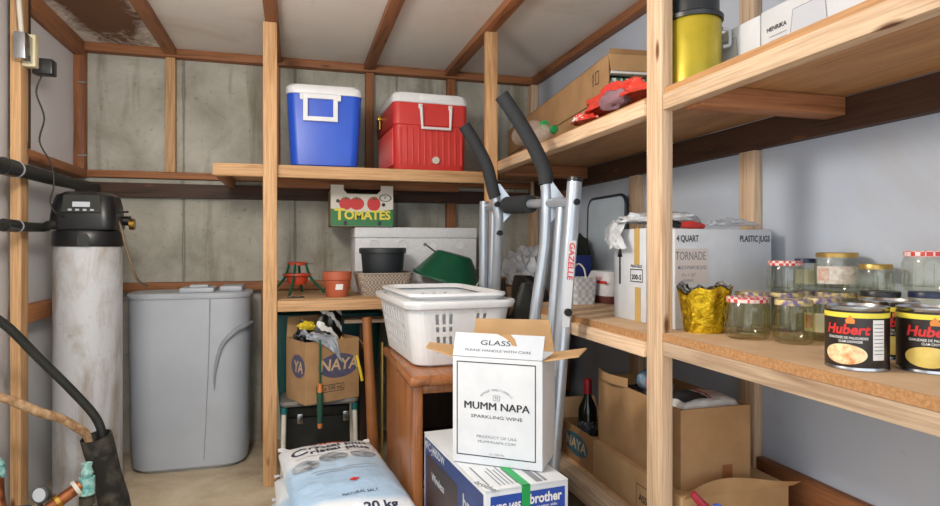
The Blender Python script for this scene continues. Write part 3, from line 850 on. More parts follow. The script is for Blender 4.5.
solo('plastic_film', MB().grid(film1, 22, 22), GFILM, 'crumpled grey plastic film hanging over the front of the NAYA carton', 'plastic film', (.125, 3.085, .392), NY)
tw = thing('garden_trowel', 'garden tool with dark green handle hooked over the front of the NAYA carton', 'garden tool', (.112, 2.944, .30))
part('handle', MB().tube([(.0, 0, .0), (0, 0, .03), (0, 0, .12), (0, 0, .145)], [.012, .014, .015, .013], 14, 4), M('green_handle', '#1C4A3A', rough=.5), tw)
part('ferrule', MB().cyl((0, 0, .145), (0, 0, .185), .013, .009), ORANGE, tw)
part('handle_tip', MB().cyl((0, 0, -.022), (0, 0, .0), .010, .012), ORANGE, tw)
part('shank', MB().tube([(0, 0, .185), (0, .0, .30), (0, .004, .38), (-.006, .022, .398), (-.012, .045, .385), (-.016, .055, .33)], .005, 8), DGREEN, tw)
solo('wooden_bat', MB().tube([(.335, 3.005, .78), (.348, 2.995, .5), (.362, 2.985, .2), (.370, 2.98, .004)], [.022, .024, .028, .022], 16, 4), M('bat_wood', '#8E5A33', '#A46A3C', .35, scale=8),
     'brown wooden bat leaning against the counter beside the nightstand', 'bat', (.37, 2.98, 0), world=True)
pk = thing('plank_table', 'thin pale plank resting on a narrow post under the counter', 'board', (.36, 3.22, 0))
part('plank', B(.24, 3.15, .735, .50, 3.29, .752), GREYW[0], pk, world=True)
part('post', B(.32, 3.2, 0, .38, 3.24, .7345), DARKW[2], pk, world=True)
solo('metal_bar', B(.400, 2.95, 0, .408, 2.99, .66, .002), M('dull_brass_bar', '#A08A4A', '#8C7640', .4, .4), 'thin dull brass bar standing on end behind the nightstand', 'bar', (.41, 2.96, 0), world=True)
solo('yellow_strap', MB().tube([(.285, 2.985, .60), (.30, 2.975, .53), (.31, 2.975, .48)], .007, 8), YELP, 'short yellow strap hanging beside the NAYA carton', 'strap', (.30, 2.98, .5), world=True)
cbn = thing('dark_placeholder', 'dark green bin-shaped placeholder added for the dark area under the counter in the right back corner', 'bin', (1.16, 3.36, 0))  # bin added to darken this corner, standing in for an unclear shape
part('tub', MB().loft([ring(.50, .44, .04, 0), ring(.52, .46, .04, .02), ring(.58, .52, .04, .66)]), M('blackish_green_plastic', '#17241F', '#1C2B25', .5), cbn)
part('lid', MB().loft([ring(.60, .54, .04, .661), ring(.60, .54, .04, .685), ring(.56, .50, .04, .695)]), M('blackish_green_plastic', ''), cbn)
tk = thing('placeholder', 'dark toolbox added for the unclear dark shapes on the floor behind the white-legged stool', 'placeholder', (.14, 3.29, 0))  # invented box, added to keep the area behind the stool dark
DC = M('dark_case', '#20231F', '#2C2F28', .6)
part('case', MB().box(-.19, -.035, 0, .19, .045, .25, .008), DC, tk)
part('lid', MB().box(-.195, -.038, .2505, .195, .048, .30, .01), DC, tk)
part('handle', MB().tube([(-.07, .005, .295), (-.07, .005, .325), (.07, .005, .325), (.07, .005, .295)], .007, 8, 0), BLACKP, tk)
part('latch', MB().box(-.13, -.045, .22, -.10, -.036, .27, .002), STEEL, tk)
part('latch', MB().box(.10, -.045, .22, .13, -.036, .27, .002), STEEL, tk)

# ------------------------------------------------------------------ salt bags
def bag_z(x, y, w, d, h, seed):
    u, v = min(1, abs(2*x/w)), min(1, abs(2*y/d))
    k = (1 - u**3.2) ** .5 * (1 - v**4) ** .5
    return h * k + .006 * noise.noise(Vector((x * 9, y * 9, seed)))*k + .004 * noise.noise(Vector((x * 25, y * 25, seed)))*k
def salt_bag(name, label, loc, rz, w, d, h, seed, print_=True):
    t = thing(name, label, 'salt bag', loc, rz, 'water softener salt bags')
    m = MB()
    # upper and lower skins meeting in a flat welded hem
    def skin(sgn):
        def f(u, v):
            x, y = (u - .5) * w, (v - .5) * d
            e = 1 + .03 * noise.noise(Vector((u * 3, v * 3, seed)))
            z = bag_z(x, y, w, d, h * .5, seed)
            return Vector((x * e, y * e, h * .5 + sgn * z if sgn > 0 else max(.0, h * .5 - z * 1.0)))
        return f
    m.grid(skin(1), 36, 44); m.grid(skin(-1), 20, 24)
    body = part('sack', m, SALTM, t, ang=60)
    for sy in (-1, 1):
        part('welded_hem', MB().grid(lambda u, v: Vector(((u - .5) * w * 1.0, sy * (d * .49 + .035 * v), h * .5 + .012 * noise.noise(Vector((u * 6, v, seed + sy))) + (.012 if u < .08 or u > .92 else 0))), 20, 2), SALTM, t)
    if print_:
        def fn(cx, cy, off=.0025, bend=0):
            def g(x, y):
                X, Y = cx + x, cy + y + bend * x
                return Vector((X, Y, h * .5 + bag_z(X, Y, w, d, h * .5, seed) + off))
            return g
        I = Matrix.Identity(4)
        part('lettering', MB().text('C', .10, I, .01, fn=fn(-.125, .215, bend=.08)).text('rystal plus', .052, I, .025, fn=fn(.03, .250, bend=.08), width=.235).text('ristal plus', .052, I, .025, fn=fn(.03, .195, bend=.08), width=.235)
             .text('NATURAL SALT', .022, I, .01, fn=fn(.02, -.262, bend=.06), width=.12).text('20 kg', .05, I, .03, fn=fn(.07, -.345)), M('navy_ink', '#2B3550', rough=.4), t)
        part('logo', MB().text('sifto', .045, I, .03, shear=.2, fn=fn(-.0, .305, bend=.08), width=.14), REDINK, t)
        pc = MB()
        for i, (cx, cy, rx, ry) in enumerate(((-.12, .045, .05, .05), (-.01, .10, .055, .05), (.105, .105, .05, .042))):
            ell(pc, fn(cx, cy), rx, ry)
        part('picture_print', pc, M('grey_picture_print', '#5E6B78', '#B9C4CE', .4, scale=35), t)
        f = fn(0.02, -.165)
        leaf = [(0, .022), (.006, .012), (.014, .014), (.011, .006), (.02, .002), (.01, -.008), (.002, -.008), (.001, -.018), (-.001, -.018), (-.002, -.008), (-.01, -.008), (-.02, .002), (-.011, .006), (-.014, .014), (-.006, .012)]
        part('maple_leaf', MB().raw([f(x, y) for x, y in leaf], [range(len(leaf))]) and _leaf(f, leaf), REDINK, t)
        ln = MB()
        for (x0, x1, y0, k) in ((-.15, .14, .155, .1), (-.11, .13, -.03, .08), (-.10, .13, -.055, .08)):
            f = fn(0, y0)
            n = 20
            a = [f(x0 + (x1-x0) * i / n, k * (x0 + (x1-x0)*i/n) - .6 * (x0 + (x1-x0)*i/n)**2) for i in range(n+1)]
            b = [p + Vector((0, .003, 0)) for p in a]
            ln.raw(a + b, [(i, i+1, n+2+i, n+1+i) for i in range(n)])
        part('line_print', ln, MIDINK, t)
    return t
def ell(m, f, rx, ry, n=24, k=5):
    vs_ = [f(0, 0)]; fs_ = []
    for j in range(1, k + 1):
        vs_ += [f(rx * j / k * math.cos(2*PI*i/n), ry * j / k * math.sin(2*PI*i/n)) for i in range(n)]
    for i in range(n): fs_.append((0, 1 + i, 1 + (i+1) % n))
    for j in range(k - 1):
        for i in range(n):
            a = 1 + j*n + i; b_ = 1 + j*n + (i+1) % n
            fs_.append((a, a + n, b_ + n, b_))
    m.raw(vs_, fs_); return m
def _leaf(f, leaf):
    m = MB(); m.raw([f(x, y) for x, y in leaf], [range(len(leaf))]); return m
salt_bag('salt_bag', 'light blue salt bag lowest of the three-bag stack', (.125, 2.31, 0), .02, .42, .76, .105, 1, False)
salt_bag('salt_bag', 'light blue salt bag in the middle of the three-bag stack', (.14, 2.30, .104), .06, .40, .76, .10, 2, False)
salt_bag('salt_bag', 'blue and white printed salt bag topmost of the stack', (.162, 2.31, .203), .10, .385, .76, .115, 3, True)

# ------------------------------------------------------------------ nightstand and laundry basket
ns = thing('nightstand', 'glossy brown wooden nightstand with open front under the laundry basket', 'nightstand', (.592, 2.385, 0), .0)
ns.scale = (1, 1.02, .972)
part('side_panel', B(-.205, -.31, 0, -.17, .31, .662, .006), STOOLW, ns)
part('side_panel', B(.17, -.31, 0, .205, .31, .662, .006), STOOLW, ns)
part('top', MB().box(-.222, -.335, .6625, .222, .325, .702, .016, 4), wood('varnished_brown_top', 1, '#A86C40', '#7E4A26', False, .22, 6), ns)
part('apron', B(-.169, -.30, .632, .169, -.27, .662, .004), STOOLW, ns)
part('shelf', B(-.169, -.295, .30, .169, .29, .325, .003), STOOLW, ns)
part('back_panel', B(-.169, .29, .05, .169, .305, .66), DARKW[2], ns)
part('base_rail', B(-.169, -.29, .13, .169, -.265, .20, .004), wood('pale_stretcher', 0, '#B98550', '#9A6A3C', False), ns)

LBZ = .6835
lb = thing('laundry_basket', 'white plastic laundry basket with slotted sides on the brown nightstand', 'laundry basket', (.570, 2.46, LBZ), .05)
lb.scale = (1.05, 1.03, 1.06)
LW, LD, LH = .38, .62, .222
def lbring(z, k=0): 
    s = z / LH
    return ring(.315 + .065 * s + k, .53 + .09 * s + k, .06, z, 6)
# base and corner/side walls with slot openings on the front and left faces
wallm = MB()
wallm.loft([lbring(.0, -.02), lbring(.008), lbring(.02)], True, False)
def wall_pt(t_ring, i, z): return lbring(z)[i % 28]
zs = [.02, .05, .068, .076, .106, .122, .140, .148, .184, .20, .205, .21, LH]
R = [lbring(z) for z in zs]
# subdivide straight runs of each ring: four runs between corner arcs
def dense(r):
    out = []; lab = []
    for c in range(4):
        arc = r[c*7:(c+1)*7]
        for p in arc: out.append(p); lab.append(('c', c))
        a = arc[-1]; b = r[((c+1)*7) % 28]
        n = 20
        for k in range(1, n):
            out.append(a.lerp(b, k / n)); lab.append(('s', c, k))
    return out, lab
D = [dense(r) for r in R]; lab = D[0][1]; n = len(lab)
vr = [[wallm.bm.verts.new(p) for p in d[0]] for d in D]
for j in range(len(zs) - 1):
    for i in range(n):
        k = (i + 1) % n; l = lab[i]
        hole = False
        if l[0] == 's' and j in (1, 3, 5, 7):
            kk = l[2]
            if kk % 2 == 0 and kk not in (8, 10, 12) and 2 <= kk <= 17 and l[1] in (1, 2, 3, 0): hole = True
            if kk % 2 == 0 and l[1] in (1, 3) and 2 <= kk <= 17: hole = True
        if hole: continue
        wallm.bm.faces.new((vr[j][i], vr[j][k], vr[j+1][k], vr[j+1][i]))
lbody = part('slotted_body', wallm, WHITEP, lb)
for p_ in lbody.data.polygons: p_.use_smooth = False
so = lbody.modifiers.new('wall', 'SOLIDIFY'); so.thickness = .003; so.offset = -1
part('rim', MB().loft([lbring(.198, .004), lbring(.204, .024), lbring(.219, .03), lbring(.228, .024), lbring(.229, .0), lbring(.222, -.03), lbring(.2, -.03)], False, False), WHITEP, lb)
inn = thing('laundry_basket', 'second white plastic basket nested inside the laundry basket on the nightstand', 'laundry basket', (.570, 2.465, LBZ + .040), .05)
inn.scale = (1.05, 1.03, 1.06)
def inr(z, k=0):
    s = z / .2
    out = []
    for p in ring(.285 + .05 * s + k, .50 + .07 * s + k, .06, z, 8):
        out.append(p)
    return out
def handle_up(r, amt):
    for p in r:
        if abs(p.y) > .26: p.z += amt * max(0, 1 - (p.x / .11) ** 2)
        p.z += amt * .3 * (abs(p.x) > .15 and abs(p.y) < .12)
    return r
part('shell', MB().loft([inr(.0, -.01), inr(.01), inr(.15), inr(.196)], True, False), WHITEP, inn).modifiers.new('wall', 'SOLIDIFY').thickness = .003
part('rim', MB().loft([inr(.194, .004), handle_up(inr(.205, .024), .012), handle_up(inr(.214, .02), .012), inr(.216, -.01), inr(.20, -.03)], False, False), WHITEP, inn)
hl = MB()
for i in range(5):
    hl.disc(face_m((-.1 + i * .05, .262, .165), (1, 0, 0), (0, 0, 1)), .012, .014, 16, inner=.75)
part('vent_ring', hl, GREYD, inn)
solo('folded_cloth', MB().blob((0, 0, 0), (.12, .19, .028), .25, 3, 8, 4), M('brown_cloth', '#8C8076', '#B5AEA6', .9, scale=40, bmp=.2), 'brown and grey cloth lying inside the nested white basket', 'cloth', (.545, 2.39, LBZ + .235), 0) if False else None

# ------------------------------------------------------------------ Brother carton and Mumm Napa carton
BA = math.radians(5)
BW, BD, BH = .240, .54, .499
_c = Matrix.Rotation(BA, 3, 'Z') @ Vector((BW/2, BD/2, 0))
pb = thing('printer_box', 'white and blue brother printer carton with green strap beside the nightstand', 'box', (.466 + _c.x, 1.495 + _c.y, 0), BA)
part('carton', B(-BW/2, -BD/2, 0, BW/2, BD/2, BH - .006, .002), WHITEC, pb)
ft = face_m((0, 0, BH - .0058), (1, 0, 0), (0, 1, 0)); ff = face_m((0, -BD/2 - .0005, 0), (1, 0, 0), (0, 0, 1)); fl = face_m((-BW/2 - .0005, 0, 0), (0, -1, 0), (0, 0, 1))
part('flap', MB().box(-BW/2, -BD/2, BH - .0056, -.006, BD/2, BH - .001), WHITEC, pb)
part('flap', MB().box(-.002, -BD/2, BH - .0056, BW/2, BD/2, BH - .001), WHITEC, pb)
bl = part('blue_panel', MB().rect(ff, -BW/2 + .014, BH - .16, BW/2 - .010, BH - .018, .0003), BLUEINK, pb)
part('lettering', MB().text('brother', .036, ff @ Matrix.Translation((.052, BH - .040, 0)), .03, .0008, width=.095).text('at your side', .011, ff @ Matrix.Translation((.056, BH - .061, 0)), .01, .0008, width=.06)
     .text('MFC-J485', .030, ff @ Matrix.Translation((-.060, BH - .052, 0)), .03, .0008, width=.08), PAPER, bl)
nv = part('side_print', MB().rect(fl, -BD/2 + .012, .02, BD/2 - .012, BH - .014, .0003), NAVY, pb)
part('picture_print', MB().rect(fl, -BD/2 + .03, .02, .06, BH - .06, .0006), BROWNPRINT, nv)
part('lettering', MB().text('MFC-J485DW', .036, fl @ Matrix.Translation((-.16, BH - .035, 0)), .02, .0008).text('brother', .06, fl @ Matrix.Translation((.20, BH - .09, 0)), .03, .0009)
     .text('Wireless', .035, fl @ Matrix.Translation((-.12, BH - .12, 0)), .02, .0011), GREYC, nv)
tpr = MB().rect(ft, -.10, -.24, -.095, -.10, .0055).rect(ft, .03, -.26, .05, -.13, .0055).rect(ft, .055, -.26, .064, -.13, .0055)
tpr.text('brother', .028, ft @ Matrix.Translation((-.105, -.245, 0)) @ Matrix.Rotation(-1.2, 4, 'Z'), .02, .0055)
for i in range(5): tpr.rect(ft, -.07 + i * .012, -.25, -.066 + i * .012, -.14 + .02 * (i % 2), .0055)
part('top_print', tpr, MIDINK, pb)
st = MB()
st.box(-.018, -BD/2 - .003, .0, .006, -BD/2 - .001, BH + .001).box(-.018, -BD/2 - .003, BH - .0005, .006, BD/2, BH + .001)
part('strap', st, GREENTAPE, pb, 'green strap')

A0, A1 = Vector((.440, 1.727)), Vector((.655, 1.574))
ma = math.atan2(A1.y - A0.y, A1.x - A0.x); mw = (A1 - A0).length; mdp = .165; mh = .303
cn = (A0 + A1) / 2 + Vector((-math.sin(ma), math.cos(ma))) * mdp / 2
mm = thing('wine_carton', 'white MUMM NAPA sparkling wine carton with raised flaps on the brother box', 'box', (cn.x, cn.y, .5012), ma)
part('carton', open_box(MB(), mw, mdp, mh), WHITEC, mm)
mf = face_m((0, -mdp/2 - .0005, 0), (1, 0, 0), (0, 0, 1))
part('border_print', MB().frame(mf, -mw/2 + .012, .022, mw/2 - .018, mh - .012, .0028, .0003), INK, mm)
part('lettering', MB().text('MUMM NAPA', .030, mf @ Matrix.Translation((-.001, .166, 0)), 0, .0005, width=.192, fat=.0008)
     .text('SPARKLING WINE', .013, mf @ Matrix.Translation((0, .136, 0)), 0, .0005, width=.152), INK, mm)
part('small_print', MB().text('PRODUCT OF USA', .0105, mf @ Matrix.Translation((0, .079, 0)), 0, .0005, width=.118).text('MUMMNAPA.COM', .0105, mf @ Matrix.Translation((0, .065, 0)), 0, .0005, width=.11)
     .text('12 / 750 ML', .008, mf @ Matrix.Translation((0, .031, 0)), 0, .0005, width=.045).frame(mf, -.010, .184, .010, .199, .0012, .0005).text('N', .012, mf @ Matrix.Translation((0, .1915, 0)), .01, .0005), MIDINK, mm)
arc = MB(); arc1 = MB()
for i, ch in enumerate('METHODE TRADITIONNELLE'):
    if ch == ' ': continue
    a = PI / 2 + (10.5 - i) * .085
    arc.text(ch, .0085, mf @ Matrix.Translation((.058 * math.cos(a), .166 + .048 * math.sin(a), 0)) @ Matrix.Rotation(a - PI/2, 4, 'Z'), 0, .0005)
for q in arc.pieces: arc1.raw(*q)
part('arched_print', arc1, MIDINK, mm)
flf = face_m((0, -mdp/2 + .002, mh + .0005), (1, 0, 0), (-.0, .5, .75))
flp = part('flap', MB().prism([(-mw/2, 0), (mw/2, 0), (mw/2 - .002, .074), (-mw/2 - .006, .074)], .004, flf), GREYC, mm, 'white printed front flap')
part('lettering', MB().text('GLASS', .022, flf @ Matrix.Translation((-.01, .044, 0)), .01, .0045, width=.09).text('PLEASE HANDLE WITH CARE', .011, flf @ Matrix.Translation((0, .020, 0)), 0, .0045, width=.195), INK, flp)
tear = [(-.012, .0742), (.03, .0742), (.045, .06), (.055, .038), (.04, .04), (.03, .052), (.012, .064)]
part('torn_patch', MB().flat(tear, flf, .0048), CARD, flp)
part('flap', MB().prism([(-mdp/2, 0), (mdp/2, 0), (mdp/2 - .01, .10), (-.0, .12)], .004, face_m((-mw/2 + .001, 0, mh + .001), (0, -1, 0), (-.9, .15, .15))), CARD2, mm)
part('flap', MB().prism([(-mdp/2 + .01, 0), (mdp/2, 0), (mdp/2 - .01, .10), (-mdp/2 + .015, .10)], .004, face_m((mw/2 - .001, 0, mh + .001), (0, 1, 0), (.95, 0, .18))), CARD2, mm)
part('flap', MB().prism([(-mw/2, 0), (mw/2, 0), (mw/2 - .01, .09), (-mw/2 + .02, .095)], .004, face_m((0, mdp/2 - .001, mh + .001), (-1, 0, 0), (0, .12, .9))), CARD2, mm)

# ------------------------------------------------------------------ folded glider
gz = thing('exercise_glider', 'folded silver GAZELLE exercise glider with black foam grips leaning by the shelves', 'exercise machine', (.85, 2.3, 0))
RT, RB = Vector((.92, 1.925, 1.342)), Vector((.831, 1.90, .453))
dv = (RB - RT) / (RT.z - RB.z)
RF = RB + dv * (RB.z - .03)
up = part('upright', MB().tube([RT, RB, RF], .0255, 20, 0), SILVER, gz, world=True)
part('end_cap', MB().cyl(RT - dv * .002, RT - dv * .014, .027), BLACKP, up, world=True)
part('bolt', MB().cyl(RT + dv * .07 + Vector((.0, -.024, 0)), RT + dv * .07 + Vector((.0, -.034, 0)), .011), BLACKP, up, world=True)
part('bolt', MB().cyl(RT + dv * .44 + Vector((0, -.024, 0)), RT + dv * .44 + Vector((0, -.036, 0)), .013), BLACKP, up, world=True)
# lettering that runs down the front of the right upright
txd = dv.normalized(); 
txm = face_m(RT + dv * .30 + Vector((-.004, -.0275, 0)), txd, Vector((.97, -.25, 0)))
part('decal', MB().rect(txm, -.10, -.013, .19, .013, -.001), M('pale_decal', '#C4C9CF', rough=.3), up, world=True)
part('lettering', MB().text('GAZELLE', .026, txm @ Matrix.Translation((-.03, 0, 0)), .02, .0003, .15, width=.125), REDINK, up, world=True)
part('upright', MB().tube([(.915, 2.02, 1.26), (.835, 2.0, .4), (.80, 1.99, .03)], .02, 16, 0), SILVER, gz, world=True)
part('handlebar', MB().tube([(.745, 2.16, 1.43), (.80, 2.145, 1.36), (.835, 2.14, 1.28), (.842, 2.14, 1.20), (.84, 2.14, 1.09), (.815, 2.15, .93), (.78, 2.17, .72), (.76, 2.18, .5)], .0235, 18), SILVER, gz, world=True) if False else None
def px(x, y, d):
    return None
# right swing arm: foam grip and steel tube
GR = [(.728, 2.138, 1.677), (.790, 2.128, 1.587), (.848, 2.118, 1.489), (.887, 2.114, 1.405), (.893, 2.112, 1.352)]
part('handle_grip', MB().tube(GR, .0275, 18), BLACKF, gz, 'black foam grip', world=True)
part('swing_arm', MB().tube([(.893, 2.112, 1.35), (.897, 2.112, 1.30), (.894, 2.112, 1.18), (.885, 2.115, 1.08), (.855, 2.125, .86), (.835, 2.14, .55), (.825, 2.15, .2)], .022, 18), SILVER, gz, world=True)
GL = [(.69, 2.515, 1.635), (.737, 2.505, 1.558), (.785, 2.497, 1.465), (.812, 2.494, 1.36), (.822, 2.494, 1.332)]
part('handle_grip', MB().tube(GL, .0265, 18), BLACKF, gz, 'black foam grip', world=True)
part('swing_arm', MB().tube([(.822, 2.494, 1.33), (.838, 2.50, 1.24), (.845, 2.53, 1.12), (.850, 2.57, .95), (.850, 2.62, .7), (.85, 2.66, .3)], .0215, 18), SILVER, gz, world=True)
part('upright', MB().tube([(.836, 2.70, 1.33), (.835, 2.71, .9), (.85, 2.72, .03)], .0215, 16, 0), SILVER, gz, world=True)
part('upright', MB().tube([(.875, 2.68, 1.28), (.868, 2.69, .9), (.875, 2.70, .03)], .018, 16, 0), SILVER, gz, world=True)
part('crossbar', MB().tube([(.845, 2.70, 1.30), (.86, 2.52, 1.30), (.915, 1.94, 1.275)], .0175, 14, 0), SILVER, gz, world=True)
part('foam_roll', MB().cyl((.866, 2.46, 1.297), (.885, 2.25, 1.288), .036), BLACKF, gz, world=True)
for (x, y, z, s_) in ((.845, 2.50, 1.29, 1), (.897, 2.10, 1.28, 1)):
    part('gusset_plate', MB().prism([(0, .10), (.075, 0), (0, -.08), (-.02, -.08), (-.02, .10)], .005, face_m((x, y, z), (.95, -.3, 0), (0, 0, 1))), SILVER, gz, world=True)
part('bolt', MB().cyl((.822, 2.475, 1.30), (.822, 2.455, 1.30), .012), BLACKP, gz, world=True)
part('bolt', MB().cyl((.84, 2.50, 1.18), (.84, 2.48, 1.18), .012), BLACKP, gz, world=True)
for (x, y) in ((.890, 2.64), (.892, 2.33)):
    part('foot_pedal', MB().loft([ring(.10, .04, .018, .80, 5, x - .01, y), ring(.105, .045, .02, .84, 5, x - .005, y), ring(.06, .04, .018, .93, 5, x, y), ring(.04, .034, .015, .975, 5, x + .005, y)]), BLACKR, gz, 'black foot pedal', world=True)
part('base_bar', MB().cyl((.825, 1.80, .025), (.875, 2.80, .025), .024), SILVER, gz, world=True)

# ------------------------------------------------------------------ right lower shelf, far half
wbx = thing('white_carton', 'tall white carton with arrow and tan tape strips behind the right post', 'box', (1.245, 1.885, ZF))
part('carton', B(-.14, -.105, 0, .14, .105, .312, .003), WHITEC, wbx)
wf = face_m((-.1405, 0, 0), (0, -1, 0), (0, 0, 1))
TAPE = M('tan_tape', '#CFAE6B', '#C7A45F', .4)
part('tape', MB().rect(wf, .035, .19, .068, .312, .0006), TAPE, wbx)
part('tape', MB().rect(wf, .04, .0, .075, .115, .0006), TAPE, wbx)
part('arrow_print', MB().rect(wf, -.066, .12, -.054, .225, .0006).flat([(-.078, .215), (-.042, .215), (-.06, .26)], wf, .0006), INK, wbx)
part('label_print', MB().frame(wf, .01, .132, .088, .176, .003, .0008).text('200-S', .024, wf @ Matrix.Translation((.049, .148, 0)), .02, .0008, width=.06).text('FRAGILE', .013, wf @ Matrix.Translation((.049, .185, 0)), .02, .0008, width=.07), INK, wbx)
solo('plastic_bag', MB().blob((0, 0, .02), (.14, .11, .035), .3, 3, 11, 4, 0.0).grid(lambda u, v: Vector((-.135 - .022 * math.sin(PI * v * .7) - .012 * noise.noise(Vector((u * 5, v * 5, 1))), -.03 + .12 * u + .02 * math.sin(v * 4), .03 - .10 * v + .01 * noise.noise(Vector((u * 7, v * 3, 4))))), 10, 10), WFILM,
     'white plastic bag draped over the tall white carton with arrow', 'bag', (1.225, 1.885, ZF + .3145))
tx = thing('jug_carton', 'wide white TORNADE plastic jugs carton behind the gold foil pot', 'box', (1.24, 1.69, ZL - .014))
part('carton', B(-.138, -.075, 0, .215, .075, .305, .003), WHITEC, tx)
tf = face_m((0, -.0755, 0), (1, 0, 0), (0, 0, 1))
part('pink_patch', MB().rect(tf, -.137, .14, -.022, .245, .0004), PINKY, tx)
part('lettering', MB().text('4 QUART', .027, tf @ Matrix.Translation((-.094, .275, 0)), .02, .0008, width=.078).text('PLASTIC JUGS', .027, tf @ Matrix.Translation((.15, .275, 0)), .02, .0008, width=.112), INK, tx)
part('small_print', MB().text('TORNADE', .036, tf @ Matrix.Translation((-.083, .222, 0)), .0, .0008, width=.106).text('MULTI-PURPOSE JUGS', .015, tf @ Matrix.Translation((-.078, .187, 0)), .004, .0008, width=.10).text('4 x 1 QT', .013, tf @ Matrix.Translation((-.09, .165, 0)), 0, .0008).text('QUEBEC', .01, tf @ Matrix.Translation((-.09, .148, 0)), 0, .0008), MIDINK, tx)
tg = thing('garden_nozzle', 'red and black handle tool lying on the TORNADE carton', 'tool', (1.185, 1.685, ZL + .292))
part('red_body', MB().tube([(-.02, 0, .013), (.02, -.005, .014), (.07, 0, .01)], [.009, .013, .008], 10), REDP, tg)
part('black_grip', MB().tube([(-.02, 0, .013), (-.045, .0, .018), (-.075, .0, .028)], [.011, .012, .009], 10), BLACKP, tg)
solo('clear_bag', MB().blob((0, 0, .012), (.085, .055, .022), .3, 3, 14, 4, 0), CFILM, 'clear plastic bag lying on top of the TORNADE carton', 'bag', (1.365, 1.69, ZL + .2925))

fk = thing('first_aid_bag', 'white rounded case with a red stripe lying beside the tall carton', 'case', (1.365, 2.50, ZF))
fk.scale = (.82, .70, 1.05)
part('case', MB().loft([ring(.15, .30, .05, 0), ring(.18, .33, .06, .03), ring(.18, .33, .06, .09), ring(.14, .28, .06, .135)]), WHITEP, fk)
part('stripe', B(-.093, -.16, .085, -.0895, .14, .097), REDINK, fk)
part('base_trim', MB().loft([ring(.155, .305, .05, .001), ring(.185, .335, .06, .03), ring(.187, .337, .06, .034)]), M('dark_red_trim', '#6A3B38', rough=.5), fk)
part('lettering', MB().text('First Aid', .02, face_m((-.0915, -.06, .108), (0, -1, 0), (.25, 0, 1)), .02, .001), REDINK, fk)
wsb = thing('woven_basket', 'small white woven-pattern basket on the shelf behind the glider upright', 'basket', (1.215, 2.50, ZF))
part('basket', MB().loft([ring(.10, .13, .015, 0), ring(.115, .145, .018, .11), ring(.118, .148, .018, .115), ring(.105, .135, .015, .115), ring(.09, .12, .015, .01)]), BASKETP, wsb)
part('handle', MB().tube([(-.0, -.07, .112), (-.0, -.05, .155), (0, 0, .175), (0, .05, .155), (0, .07, .112)], .004, 8), OFFW, wsb)
solo('blue_bin', MB().loft([ring(.10, .10, .02, 0), ring(.12, .12, .02, .21), ring(.11, .11, .02, .21), ring(.09, .09, .02, .01)]), M('navy_plastic', '#1B2B6E', '#21337C', .4), 'dark blue plastic bin behind the small woven-pattern basket', 'bin', (1.30, 2.70, ZF))
solo('dark_bag', MB().blob((0, 0, .13), (.035, .10, .17), .15, 2, 17, 4, 0), M('dark_green_nylon', '#131B18', '#1C2622', .7, scale=20, bmp=.2), 'dark green nylon bag slumped behind the dark blue bin', 'bag', (1.402, 2.86, ZF))
tr = thing('serving_tray', 'pale blue tray with dark rounded rim leaning on the right wall', 'tray', (1.452, 2.712, ZF + .009), 0)
tmx = face_m((.0, 0, .0), (0, -1, 0), (.03, 0, 1))
def rr2(w, h, r, cx, cy):
    return [(p.x, p.y) for p in ring(w, h, r, 0, 6, cx, cy)]
part('panel', MB().prism(rr2(.37, .48, .05, 0, .243), .006, tmx @ Matrix.Translation((0, 0, -.003))), M('pale_blue_plastic', '#C3D3DF', '#BBCCD9', .35), tr)
rim = [tmx @ Vector((x, y, 0)) for x, y in rr2(.375, .485, .052, 0, .243)]
part('rim', MB().tube(rim + [rim[0]], .0075, 10, 0), M('dark_rim', '#2E3A44', rough=.4), tr)
hbz = MB()
for i, (c, s_) in enumerate((((-.01, 0, .10), (.09, .12, .12)), ((.06, .03, .12), (.075, .11, .13)), ((-.03, -.09, .06), (.07, .07, .065)))):
    hbz.blob(c, s_, .35, 2.6, 20 + i, 4, 0)
solo('grocery_bag', hbz, WFILM, 'heap of white plastic grocery bags in the far shelf corner behind the glider', 'bag', (1.14, 3.05, ZF))
solo('black_shoe', MB().loft([ring(.08, .22, .035, 0), ring(.085, .23, .04, .02), ring(.08, .21, .04, .06, 6, 0, .01), ring(.06, .11, .03, .11, 6, 0, .05), ring(.055, .10, .027, .115, 6, 0, .05)]), BLACKP, 'black shoe on the shelf before the white grocery bags', 'shoe', (1.06, 2.70, ZF), .3)

# ------------------------------------------------------------------ jars, foil pot and cans
fp = thing('foil_pot', 'flower pot wrapped in gold foil with torn silver edge beside the right post', 'pot', (1.10, 1.475, ZL))
def fz(a): return .118 + .009 * math.sin(a * 3 + 1.2) + .006 * math.sin(a * 7) + .014 * max(0, math.cos(a + .9)) ** 6
def foil(u, v):
    a = 2 * PI * u
    r = .054 + .018 * v + .003 * noise.noise(Vector((math.cos(a) * 3, math.sin(a) * 3, v * 5))) + .004 * v * math.sin(a * 9)
    return Vector((r * math.cos(a), r * math.sin(a), v * fz(a)))
part('foil_wrap', MB().grid(foil, 60, 14, True), GOLDF, fp)
def foil2(u, v):
    a = 2 * PI * u
    r = .070 - .02 * v
    return Vector((r * math.cos(a), r * math.sin(a), fz(a) * .95 + .012 - .01 * v + .01 * noise.noise(Vector((math.cos(a) * 5, math.sin(a) * 5, v * 4)))))
part('silver_lining', MB().grid(foil2, 60, 5, True), SILVF, fp)
part('inner_pot', MB().lathe([(.045, .004), (.056, .085), (.052, .085), (.05, .07), (.01, .068)], 28), M('grey_inner_pot', '#8C8678', rough=.7), fp)

